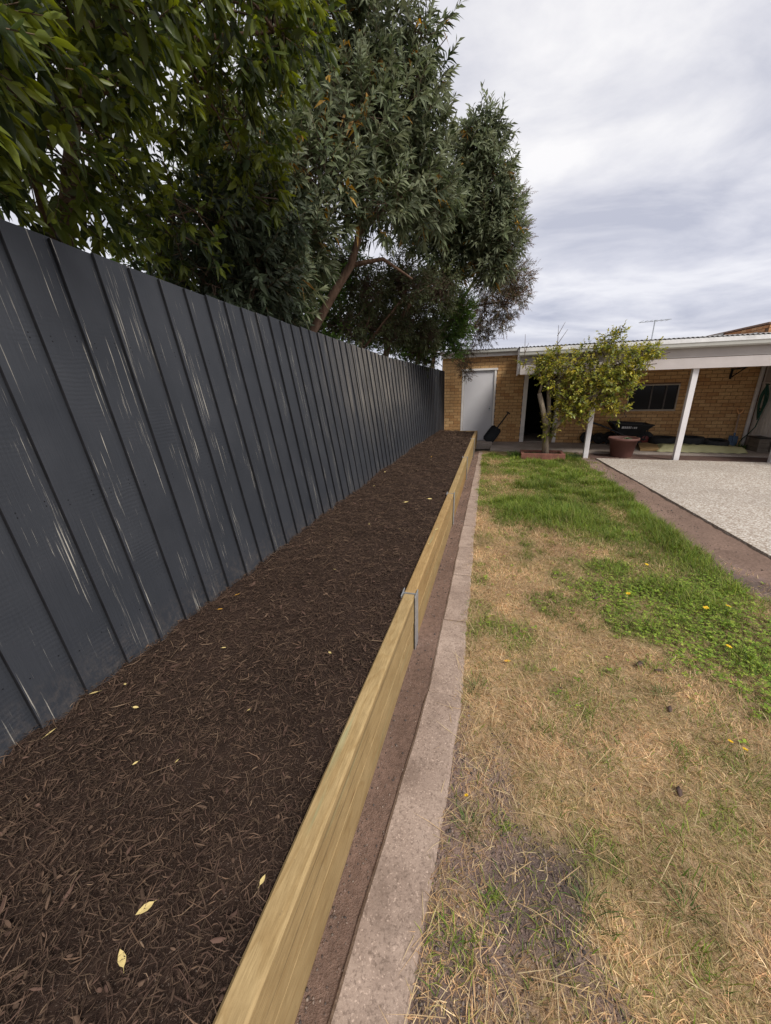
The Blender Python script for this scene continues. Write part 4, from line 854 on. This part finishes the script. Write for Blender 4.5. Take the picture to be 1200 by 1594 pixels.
def twigs_np(A_, B_, r0, r1, cols, sag=0.06):
    """thin three sided bent twigs from A_ to B_"""
    n = len(A_); mid = (A_+B_)/2+RNG.normal(0, sag, (n, 3)); ax_ = unit(B_-A_); s = unit(np.cross(ax_, RNG.normal(0, 1, (n, 3)))); u = np.cross(ax_, s); V = []
    for p, r in ((A_, r0), (mid, (r0+r1)/2), (B_, r1)):
        for a in (0, 2.094, 4.189): V.append(p+(s*math.cos(a)+u*math.sin(a))*(r[:, None] if hasattr(r, '__len__') else r))
    V = np.stack(V, 1); F = []
    for i in (0, 3):
        for k in range(3): F += [[i+k, i+(k+1) % 3, i+3+(k+1) % 3], [i+k, i+3+(k+1) % 3, i+3+k]]
    T = (np.array(F)[None]+9*np.arange(n)[:, None, None]).reshape(-1, 3); return V.reshape(-1, 3), T, np.repeat(np.array(cols)[None], n*9, 0)
def tree(name, label, base, trunk, blobs, nsh, kind, bark_m, limb_r=0.035, twigs=300, cat='tree', group=None):
    t = thing(name, label, cat, base, 0, group); mb = MB(); b0 = Vector(base)
    for pts, r in trunk: mb.tube([Vector(p)-b0 for p in pts], r, 9)
    tips = [Vector(p[-1]) for p, r in trunk]
    allp = [Vector(q) for p, r in trunk for q in p[1:]]
    for bl2 in blobs:
        c_ = Vector(bl2[:3]); a = min(allp, key=lambda q: (q-c_).length+max(0, q.z-c_.z)*0.5+(6 if base[2] < 0.05 and q.z < 2.45 else 0))
        ln = (c_-a).length
        if ln < 0.1: continue
        mb.tube([q-b0 for q in bez(a, c_, (random.uniform(-.1, .1), random.uniform(-.1, .1), 0.12*ln))], [limb_r*(1-0.75*i/6) for i in range(7)], 6)
    mb.build('trunk', bark_m, t, smooth=True)
    P, d = blob_points(blobs, nsh); D = unit(d*kind['outw']+RNG.normal(0, 0.35, (nsh, 3))+np.array([0, 0, kind['up']]))
    sl = kind['slen'][0]+(kind['slen'][1]-kind['slen'][0])*RNG.random(nsh)
    ls = shoots(P, D, sl, kind['nl'], kind['L'], kind['W'], kind['spread'], kind['droop'], kind['pal'], kind.get('young'), kind.get('hi', False), kind.get('fold', 0.18), kind.get('opp', True))
    if kind.get('odd'):
        k = int(nsh*kind['oddn']); ii = RNG.integers(0, nsh, k); ls += shoots(P[ii]+RNG.normal(0, .03, (k, 3)), D[ii]*np.array([1, 1, -0.4]), sl[ii]*.5, 3, kind['L'], kind['W'], 0.9, 0.6, kind['odd'])
    V, T, C = merge(ls); me = np_mesh('crown', V-np.array(base), T, C, kind['mat']); link('crown', me, None, t)
    nw = min(nsh, twigs*4); st = twigs_np(P[:nw]-D[:nw]*0.02, P[:nw]+D[:nw]*sl[:nw, None], 0.003, 0.0015, (0.12, 0.085, 0.055), 0.004)
    cs = np.array([b[:3] for b in blobs]); kk = np.argmin(((P[:, None]-cs[None])**2).sum(-1), 1); nt_ = min(nsh, twigs)
    src = cs[kk[:nt_]]+RNG.normal(0, 0.10, (nt_, 3)); tw = twigs_np(src, P[:nt_], 0.008, 0.003, (0.10, 0.07, 0.05))
    Vt, Tt, Ct = merge([st, tw]); link('twigs', np_mesh('twigs', Vt-np.array(base), Tt, Ct, M_ATTR), None, t); return t
K_BRIGHT = dict(outw=0.6, up=0.15, slen=(0.10, 0.22), nl=9, L=(0.065, 0.12), W=(0.36, 0.48), spread=1.0, droop=0.35, hi=True, opp=False, mat=M_LEAF_GLOSS,
    pal=[(0.063, 0.087, 0.019), (0.089, 0.119, 0.021), (0.038, 0.058, 0.015), (0.126, 0.151, 0.026), (0.042, 0.063, 0.021)], young=(0.199, 0.234, 0.031))
K_SAGE = dict(outw=0.7, up=0.55, slen=(0.14, 0.30), nl=12, L=(0.12, 0.21), W=(0.22, 0.30), spread=1.05, droop=0.32, mat=M_LEAF_SAGE,
    pal=[(0.081, 0.101, 0.048), (0.109, 0.132, 0.067), (0.055, 0.074, 0.034), (0.138, 0.155, 0.086)], young=(0.241, 0.265, 0.167), odd=[(0.42, 0.24, 0.03), (0.30, 0.17, 0.04)], oddn=0.09)
K_NEEDLE = dict(outw=0.6, up=0.0, slen=(0.12, 0.26), nl=16, L=(0.045, 0.075), W=(0.16, 0.24), spread=0.9, droop=0.2, opp=False, mat=M_LEAF_FINE,
    pal=[(0.102, 0.096, 0.046), (0.126, 0.096, 0.055), (0.090, 0.094, 0.043), (0.144, 0.091, 0.060)], young=(0.216, 0.114, 0.078))
K_SHRUB = dict(outw=0.6, up=0.35, slen=(0.10, 0.2), nl=9, L=(0.05, 0.09), W=(0.38, 0.5), spread=1.0, droop=0.2, opp=False, mat=M_LEAF_GLOSS,
    pal=[(0.069, 0.138, 0.027), (0.094, 0.169, 0.033), (0.050, 0.100, 0.022)], young=(0.138, 0.225, 0.044))
K_DARK = dict(outw=0.6, up=0.2, slen=(0.10, 0.2), nl=9, L=(0.05, 0.10), W=(0.25, 0.4), spread=1.0, droop=0.3, opp=False, mat=M_LEAF_SAGE,
    pal=[(0.072, 0.088, 0.035), (0.088, 0.104, 0.048), (0.056, 0.067, 0.029)])
K_LEMON = dict(outw=0.5, up=0.35, slen=(0.08, 0.18), nl=7, L=(0.06, 0.10), W=(0.42, 0.55), spread=1.0, droop=0.2, opp=False, mat=M_LEAF_GLOSS,
    pal=[(0.235, 0.262, 0.044), (0.304, 0.318, 0.055), (0.179, 0.214, 0.041), (0.442, 0.386, 0.068), (0.138, 0.179, 0.038)], young=(0.497, 0.442, 0.083))

tree('overhanging_tree', 'bright green leafy tree overhanging the near end of the dark fence', (-2.9, 2.0, 0),
     [([(-2.9, 2.0, -0.05), (-2.85, 2.0, 1.2), (-2.7, 2.1, 2.4), (-2.5, 2.3, 3.3), (-2.3, 2.6, 4.2)], [0.07, 0.06, 0.05, 0.035, 0.015]),
      ([(-2.7, 2.1, 2.4), (-2.3, 1.8, 3.0), (-1.9, 1.5, 3.4)], [0.03, 0.022, 0.012]), ([(-2.5, 2.3, 3.3), (-2.0, 2.6, 3.7), (-1.5, 3.0, 3.9)], [0.025, 0.018, 0.01])],
     [(-1.95, 1.15, 2.95, .40), (-2.2, 1.7, 3.0, .45), (-1.9, 1.9, 3.45, .42), (-1.7, 2.1, 3.8, .38), (-1.62, 2.7, 3.95, .42), (-1.50, 3.05, 4.0, .34), (-1.95, 3.2, 3.65, .38),
      (-2.45, 2.9, 2.95, .40), (-2.6, 2.2, 2.8, .45), (-2.9, 1.7, 3.4, .6), (-2.6, 3.0, 4.0, .6), (-2.4, 2.3, 4.4, .55), (-1.75, 1.4, 3.45, .38), (-1.62, 1.0, 2.75, .22), (-1.97, 1.22, 2.42, .13), (-2.3, 1.2, 2.6, .35), (-1.6, 1.6, 3.9, .4), (-1.75, 3.35, 4.5, .3), (-2.05, 3.4, 3.3, .28)],
     2300, K_BRIGHT, M_BARK, 0.013, 350)
tree('silver_leaf_tree', 'tall grey green tree with leaning brown trunk behind the fence', (-2.7, 4.95, 0),
     [([(-2.7, 4.95, -0.05), (-2.58, 5.0, 1.3), (-2.40, 5.2, 2.45), (-2.13, 5.35, 2.9), (-1.88, 5.45, 3.25), (-1.76, 5.5, 3.6), (-1.72, 5.6, 4.2), (-1.6, 5.8, 4.9)], [0.085, 0.075, 0.062, 0.058, 0.052, 0.045, 0.035, 0.02]),
      ([(-1.88, 5.45, 3.25), (-1.5, 5.7, 3.35), (-1.15, 6.0, 3.15)], [0.035, 0.025, 0.012]), ([(-2.58, 5.0, 1.3), (-2.75, 4.8, 2.5), (-2.5, 4.7, 3.4), (-2.3, 4.8, 4.2)], [0.06, 0.05, 0.04, 0.02]), ([(-1.76, 5.5, 3.6), (-1.4, 5.9, 4.1), (-1.1, 6.2, 4.6)], [0.035, 0.03, 0.015])],
     [(-2.1, 5.0, 3.95, .55), (-2.35, 4.6, 3.3, .50), (-2.5, 4.1, 2.95, .42), (-1.5, 6, 4.9, .6), (-2.1, 6, 5.5, .7), (-1.45, 6.1, 5.6, .5), (-1.12, 6.2, 5.35, .36), (-0.98, 6.1, 5.75, .22), (-1.1, 6.4, 4.75, .48), (-1.3, 6, 4.2, .5), (-1.75, 5.4, 4.6, .55), (-2.6, 5.5, 4.8, .7), (-3.0, 5, 4.0, .7), (-1.0, 6.5, 4.15, .42), (-2.6, 4.4, 4.0, .5), (-1.5, 5.5, 3.9, .4), (-1.75, 5.9, 6.1, .5), (-2.3, 4.35, 2.75, .3), (-2.2, 5.2, 6.1, .6)],
     2700, K_SAGE, M_BARK, 0.020, 700)
tree('silver_leaf_tree', 'grey green tree with yellowing leaves reaching over the end of the bed', (-2.3, 7.7, 0),
     [([(-2.3, 7.7, -0.05), (-2.2, 7.7, 1.4), (-2.0, 7.8, 2.5), (-1.5, 7.9, 3.3), (-1.0, 8.0, 3.9), (-0.6, 8.0, 4.6)], [0.08, 0.07, 0.06, 0.05, 0.04, 0.02]), ([(-1.5, 7.9, 3.3), (-0.9, 8.0, 3.5), (-0.3, 8.0, 3.9)], [0.035, 0.025, 0.012])],
     [(-0.55, 8, 5.35, .42), (-0.32, 8, 5.6, .30), (-0.25, 8, 5.0, .42), (-0.3, 8, 4.4, .50), (0.0, 8, 4.15, .40), (-0.8, 8, 4.5, .55), (-0.9, 8.2, 3.9, .45), (-0.1, 8, 3.75, .35), (-1.3, 8, 4.6, .55), (-0.05, 8.1, 4.65, .35)],
     1700, K_SAGE, M_BARK, 0.018, 500)
tree('bottlebrush_tree', 'fine leaved reddish brown tree drooping over the shed roof', (-1.62, 10.3, 0),
     [([(-1.62, 10.3, -0.05), (-1.55, 10.3, 1.4), (-1.4, 10.3, 2.5), (-0.9, 10.2, 3.4), (-0.3, 10.1, 4.2), (0.1, 10.0, 4.9)], [0.075, 0.065, 0.055, 0.045, 0.03, 0.015]), ([(-0.9, 10.2, 3.4), (-0.2, 10.2, 3.5), (0.3, 10.1, 3.5)], [0.03, 0.02, 0.01])],
     [(0.20, 10, 5.3, .34), (0.32, 10, 4.75, .34), (0.45, 10, 4.0, .36), (0.30, 10.05, 3.45, .34), (0.0, 10.2, 3.9, .45), (-0.2, 10.35, 3.2, .36), (-0.3, 10.4, 2.85, .24), (-0.62, 10.6, 2.55, .20), (-0.64, 10.80, 2.20, .20), (-0.60, 10.9, 1.98, .14), (-0.1, 10.1, 4.6, .42), (0.52, 10, 3.6, .25), (0.28, 10.1, 3.05, .2), (-0.7, 10.2, 3.3, .4), (-0.05, 10.3, 2.75, .14)],
     2800, K_NEEDLE, M_BARK, 0.014, 500)
tree('leafy_shrub', 'glossy bright green shrub rising behind the far end of the fence', (-1.95, 9.0, 0),
     [([(-1.95, 9.0, -0.05), (-1.85, 9.0, 1.3), (-1.6, 9.0, 2.3), (-1.3, 9.0, 2.9)], [0.05, 0.04, 0.03, 0.015])],
     [(-0.72, 9, 3.3, .30), (-0.95, 9, 2.95, .36), (-1.3, 9.0, 2.75, .36), (-1.55, 9.2, 2.5, .3), (-0.8, 9.1, 2.55, .28), (-0.62, 9.2, 2.9, .22)], 1300, K_SHRUB, M_BARK, 0.016, 260, 'shrub')
tree('leafy_shrub', 'dark twiggy shrub growing behind the middle of the fence', (-2.4, 6.6, 0),
     [([(-2.4, 6.6, -0.05), (-2.35, 6.6, 1.3), (-2.2, 6.7, 2.4), (-2.0, 6.9, 3.1)], [0.05, 0.04, 0.03, 0.015])]+[([(-2.2, 6.7, 2.3), (-2.2+dx_, 6.7+dy_, 3.0), (-2.2+2*dx_, 6.7+1.6*dy_, 3.3+dz_)], [0.018, 0.012, 0.005]) for dx_, dy_, dz_ in ((0.5, 0.5, 0.2), (0.3, 0.9, -0.1), (-0.2, 0.6, 0.4), (0.6, 0.2, 0.0), (0.1, 0.4, 0.5), (0.45, 0.8, 0.3))],
     [(-2.1, 7.0, 2.75, .38), (-1.9, 7.5, 2.7, .38), (-1.7, 8.0, 2.9, .42), (-2.1, 8, 3.4, .45), (-1.5, 8.4, 3.2, .4), (-2.3, 6.2, 2.6, .32), (-2.6, 7.0, 3.6, .5), (-1.6, 7.3, 3.5, .4), (-1.3, 8.3, 2.7, .35), (-1.5, 9.3, 2.3, .3), (-1.75, 8.8, 2.5, .35), (-1.2, 8.8, 3.6, .4), (-1.0, 7.6, 3.3, .4), (-1.4, 6.9, 3.3, .35), (-2.0, 6.5, 3.2, .35)], 3000, K_DARK, M_BARK, 0.012, 1500, 'shrub')
tree('leafy_shrub', 'leafy green shrub glimpsed over the fence behind the leaning trunk', (-3.2, 6.0, 0),
     [([(-3.2, 6.0, -0.05), (-3.1, 6.0, 1.3), (-3.0, 6.1, 2.5)], [0.05, 0.04, 0.02])],
     [(-2.9, 5.6, 2.9, .45), (-2.8, 6.4, 2.8, .45), (-3.3, 6.2, 3.3, .5), (-2.6, 6.0, 2.5, .35), (-3.4, 5.2, 2.9, .4), (-3.0, 7.2, 3.0, .5), (-2.7, 7.8, 3.2, .5), (-2.5, 8.6, 3.0, .45), (-2.2, 9.4, 3.0, .45), (-3.0, 4.6, 2.8, .45), (-3.2, 3.6, 2.9, .45), (-2.4, 6.6, 3.6, .35), (-2.3, 7.3, 2.6, .35), (-2.0, 8.2, 2.5, .35), (-1.8, 9.6, 2.6, .3), (-2.6, 5.9, 3.2, .35)], 2900, K_SHRUB, M_BARK, 0.014, 350, 'shrub')
tree('leafy_shrub', 'dark broad leaved shrub leaning on the fence below the bright tree', (-2.6, 3.6, 0),
     [([(-2.6, 3.6, -0.05), (-2.55, 3.6, 1.3), (-2.45, 3.7, 2.3), (-2.3, 3.8, 2.9)], [0.05, 0.04, 0.03, 0.015])],
     [(-2.3, 3.7, 2.75, .34), (-2.25, 3.9, 3.25, .36), (-2.5, 3.2, 2.55, .28), (-2.4, 4.3, 2.5, .26), (-2.7, 3.7, 3.1, .4), (-2.3, 3.3, 3.1, .25)], 620, dict(K_SAGE, L=(0.09, 0.15), W=(0.28, 0.36), up=0.1, odd=None, pal=[(0.04, 0.055, 0.03), (0.055, 0.07, 0.04), (0.035, 0.045, 0.025)], young=(0.10, 0.13, 0.08)), M_BARK, 0.014, 120, 'shrub')
# lemon tree
lem = tree('lemon_tree', 'small lemon tree with yellowing leaves growing in the timber planter', (1.35, 9.01, 0.10),
     [([(1.35, 9.01, 0.08), (1.33, 8.98, 0.35), (1.26, 8.77, 0.82), (1.15, 8.77, 1.19), (1.06, 8.77, 1.47)], [0.085, 0.07, 0.06, 0.052, 0.046]), ([(1.33, 8.98, 0.35), (1.32, 8.82, 0.96), (1.26, 8.82, 1.42), (1.21, 8.82, 1.74), (1.07, 8.82, 2.02)], [0.05, 0.045, 0.04, 0.03, 0.015]),
      ([(1.37, 8.98, 0.40), (1.48, 8.74, 0.82), (1.81, 8.72, 1.19), (2.18, 8.67, 1.47), (2.55, 8.62, 1.88)], [0.055, 0.04, 0.032, 0.024, 0.012]), ([(1.26, 8.82, 1.42), (1.44, 8.77, 1.74), (1.62, 8.72, 2.07)], [0.03, 0.022, 0.01]), ([(1.81, 8.72, 1.19), (2.04, 8.67, 1.70), (2.27, 8.67, 2.25)], [0.025, 0.018, 0.008]), ([(1.06, 8.77, 1.47), (1.10, 8.77, 1.70), (0.97, 8.77, 1.98)], [0.03, 0.02, 0.01])],
     [(1.07, 8.77, 1.98, 0.21), (1.25, 8.77, 2.07, 0.26), (1.32, 8.77, 1.74, 0.25), (0.76, 8.77, 2.09, 0.10), (1.67, 8.72, 2.02, 0.25), (1.90, 8.72, 2.16, 0.21), (2.23, 8.67, 2.35, 0.20), (2.36, 8.67, 2.51, 0.11), (2.50, 8.62, 1.98, 0.29), (2.78, 8.62, 2.11, 0.21), (2.97, 8.62, 2.16, 0.14), (1.95, 8.72, 1.74, 0.32), (2.27, 8.67, 1.65, 0.32), (2.60, 8.62, 1.61, 0.26), (1.72, 8.72, 1.42, 0.29), (1.62, 8.72, 1.14, 0.26), (1.99, 8.72, 1.28, 0.27), (1.90, 8.72, 1.00, 0.15), (2.32, 8.67, 1.23, 0.20), (2.58, 8.62, 1.10, 0.14), (2.73, 8.62, 1.84, 0.20), (1.35, 8.74, 0.70, 0.14), (1.30, 8.74, 0.91, 0.10)],
     1500, K_LEMON, M_BARK_G, 0.014, 420)
for k in range(5):
    p = [(1.20, 8.60, 1.56), (1.85, 8.47, 1.10), (1.80, 8.44, 1.24), (2.41, 8.42, 1.51), (1.62, 8.47, 1.37)][k]
    MB().lathe([(0, -0.036), (0.012, -0.032), (0.026, -0.015), (0.029, 0.0), (0.025, 0.016), (0.010, 0.033), (0, 0.04)], 12).build('lemon', simple('lemon_skin', (0.40, 0.42, 0.05), 0.5, 0.1, 10) if k == 0 else bpy.data.materials['lemon_skin'], lem, Vector(p)-Vector((1.35, 9.01, 0.10)), smooth=True)
for pts in ([(0.05, 0, -0.05), (0.0, 0, 0.25), (-0.02, 0, 0.62)], [(0.0, 0, 0.25), (0.06, 0, 0.45)], [(0.55, 0, 0.1), (0.62, 0, 0.40), (0.60, 0, 0.75)], [(0.62, 0, 0.40), (0.78, 0, 0.66)], [(0.60, 0, 0.55), (0.72, 0, 0.80)]): MB().tube(pts, [0.007]*(len(pts)-1)+[0.003], 5).build('dead_twig', M_TWIG, lem, (-0.65, -0.19, 1.92))

# weed tufts
def tuft(name, label, cat, x, y, z, n, h, spread_, cols, w=0.006, group=None):
    t = thing(name, label, cat, (x, y, z), 0, group)
    xs = RNG.normal(0, spread_*0.25, n); ysn = RNG.normal(0, spread_*0.25, n); yaw = np.arctan2(ysn, xs)+RNG.normal(0, 0.6, n)
    cA = np.array(cols)[RNG.integers(0, len(cols), n)]*(0.7+0.6*RNG.random(n))[:, None]
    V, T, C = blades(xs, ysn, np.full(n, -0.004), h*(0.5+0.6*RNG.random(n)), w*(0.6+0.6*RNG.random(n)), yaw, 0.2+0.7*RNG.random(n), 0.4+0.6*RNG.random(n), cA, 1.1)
    link('foliage', np_mesh('foliage', V, T, C, M_GRASS), None, t); return t
GRN = [(0.07, 0.13, 0.03), (0.10, 0.16, 0.04), (0.055, 0.10, 0.028)]
tuft('weed_tuft', 'green weeds growing at the corner of the timber planter nearest the bed', 'weed', 0.74, 9.1, 0.03, 160, 0.22, 0.28, GRN, 0.02)
tuft('weed_tuft', 'blue green weeds beside the planter and the veranda post', 'weed', 1.95, 9.15, 0.03, 140, 0.16, 0.3, [(0.10, 0.15, 0.08), (0.08, 0.12, 0.05)], 0.022)
wq = bw(7.20, -0.62, FZ); tuft('weed_tuft', 'green weeds under the hose by the white wall', 'weed', wq.x, wq.y, wq.z, 130, 0.17, 0.3, GRN, 0.02)
for k, (x, y, lab) in enumerate(((0.03, 1.72, 'straggly dry grass tuft overhanging the concrete edging'), (0.02, 1.0, 'small dry tuft with green heart beside the edging'), (0.42, 0.86, 'flat green weed in the dark bare soil patch'), (0.72, 0.93, 'lone green grass tuft in the straw near the bare soil'), (1.02, 1.9, 'dark green grass tuft in the dry straw below the clover'))):
    tuft('grass_tuft', lab, 'grass tuft', x, y, float(yard_z(x, y)), 60, 0.09, 0.10, GRN+[(0.28, 0.24, 0.12)]*(2 if k < 2 else 1), 0.003)

# dandelions
fl = MB()
for k in range(18):
    a = k*2.4; r_ = 0.006+0.010*(k/18)**.5; fl.add([(0,0,0.002), (r_*math.cos(a-.25), r_*math.sin(a-.25), 0.006), (1.25*r_*math.cos(a), 1.25*r_*math.sin(a), 0.004), (r_*math.cos(a+.25), r_*math.sin(a+.25), 0.006)], [(0,1,2,3)])
flm = fl.mesh('petals', M_YEL); stm = MB().tube([(0,0,-0.05), (0.002,0,-0.02), (0,0,0.002)], 0.0015, 5).mesh('stem', M_STEM)
for k, (x, y, lab) in enumerate(((1.46, 3.44, 'yellow dandelion at the edge of the tall green grass'), (1.14, 2.87, 'yellow dandelion where the straw meets the clover'), (1.6, 2.77, 'yellow dandelion flower in the middle of the clover'), (1.77, 2.84, 'yellow dandelion flower in the middle of the clover'), (1.53, 2.35, 'small yellow dandelion at the lower edge of the clover'), (1.21, 1.58, 'yellow dandelion flower in the dry straw'), (1.17, 1.61, 'yellow dandelion flower in the dry straw'), (0.01, 1.08, 'tiny yellow dandelion beside the concrete edging'))):
    t = thing('dandelion', lab, 'flower', (x, y, float(yard_z(x, y))+0.048+0.02*(y > 2)), random.random()*6, 'dandelions in the lawn'); s_ = 0.45 if k == 7 else 0.6 if k in (5, 6) else 1.0; t.scale = (s_, s_, 1); t.rotation_euler.x = -0.25
    link('petals', flm, None, t); link('stem', stm, None, t)

# fallen leaves
lf = MB(); prof = [(0, 0.0), (0.2, 0.35), (0.45, 0.5), (0.75, 0.33), (1.0, 0.0)]; vs = []
for a, w_ in prof: vs += [(a-0.5, -w_*0.42, 0.10*(a-0.5)**2+0.06*w_), (a-0.5, 0, 0.10*(a-0.5)**2), (a-0.5, w_*0.42, 0.10*(a-0.5)**2+0.06*w_)]
lf.add(vs, [(i*3+k, i*3+k+1, i*3+k+4, i*3+k+3) for i in range(4) for k in range(2)]).tube([(-0.5,0,0.025), (-0.75,0.03,0.01)], 0.012, 4)
lmY = lf.mesh('fallen_leaf', M_FLEAF); lmO = lf.mesh('fallen_leaf', M_FLEAF_O)
spots = [(-0.78, 0.38, .036), (-0.77, 0.30, .034), (-0.52, 0.51, .022), (-1.60, 0.89, .03), (-1.52, 0.97, .022), (-1.36, 0.88, .022), (-1.58, 0.70, .034), (-1.47, 1.56, .03), (-1.51, 1.77, .03), (-1.01, 0.73, .013), (-1.14, 0.68, .016), (-0.72, 3.1, .03), (-0.85, 4.0, .05), (-0.60, 4.2, .05), (-1.2, 5.0, .03), (-1.45, 5.3, .03), (-1.05, 3.2, .022), (-1.1, 6.2, .045), (-1.42, 4.6, .035), (-0.95, 6.8, .05), (-1.0, 2.2, .02), (-0.7, 1.4, .02), (-1.25, 1.3, .02), (-0.9, 1.0, .016), (-0.45, 8.9, .05), (-0.6, 7.8, .04)]
for k, (x, y, s_) in enumerate(spots):
    near = ('on the mulch among the bark' if x > -1.3 else 'on the mulch at the foot of the fence')
    org = k in (7, 8, 19)
    lab = ('orange' if org else ['cream', 'pale yellow'][k in (0, 1, 2)]) + ' fallen leaf ' + near
    if k == 0: lab = 'large pale yellow leaf lying above a smaller curled one on the mulch'
    if k == 1: lab = 'curled pale yellow leaf with upturned tip on the mulch'
    if k == 2: lab = 'single pale leaf on the mulch close beside the sleeper'
    o = link('fallen_leaf', lmO if org else lmY, None, None, (x, y, float(mulch_z(x, y))+0.014), (random.uniform(-.35, .35), random.uniform(-.3, .3), random.random()*6.28)); o.scale = (s_*1.2,)*3
    tag(o, lab, 'leaf', 'fallen leaves on the mulch')
for k, (y, s_, off) in enumerate(((3.2, .05, 0.03), (2.85, .03, 0.05), (5.2, .05, 0.04))):
    o = link('fallen_leaf', lmY, None, None, (sl_x(y)-off, y, top_z(y)+0.004), (0, 0, 1.0+k)); o.scale = (s_,)*3; tag(o, 'pale yellow fallen leaf lying on top of the pine sleeper', 'leaf', 'fallen leaves on the sleepers')
o = link('fallen_leaf', lmO, None, None, (0.21, 1.95, float(yard_z(0.21, 1.95))+0.03), (0.1, 0, 0.3)); o.scale = (.045,)*3; tag(o, 'small orange leaf curled on the dry lawn', 'leaf')
# bark pieces on the lawn
for k, (x, y, s_, lab) in enumerate(((0.98, 2.12, .07, 'dark piece of bark on the dry straw near the clover'), (1.06, 2.08, .05, 'smaller dark bark piece beside another on the straw'), (1.0, 1.78, .045, 'dark crumbling bark piece beside the green tuft'), (0.86, 1.33, .05, 'dark brown bark chip deep in the straw'), (0.92, 2.85, .06, 'greyish bark piece below the clover edge'))):
    vv = IV*np.array([.55, .24, .12])*(0.65+0.7*RNG.random((len(IV), 1)))+np.array([0, 0, 0.05]); me = np_mesh('bark_piece', vv, IF, None, M_BARKCHIP)
    o = link('bark_piece', me, None, None, (x, y, float(yard_z(x, y))+0.012), (0, 0, random.random()*3)); o.scale = (s_,)*3; tag(o, lab, 'bark', 'bark pieces on the lawn')
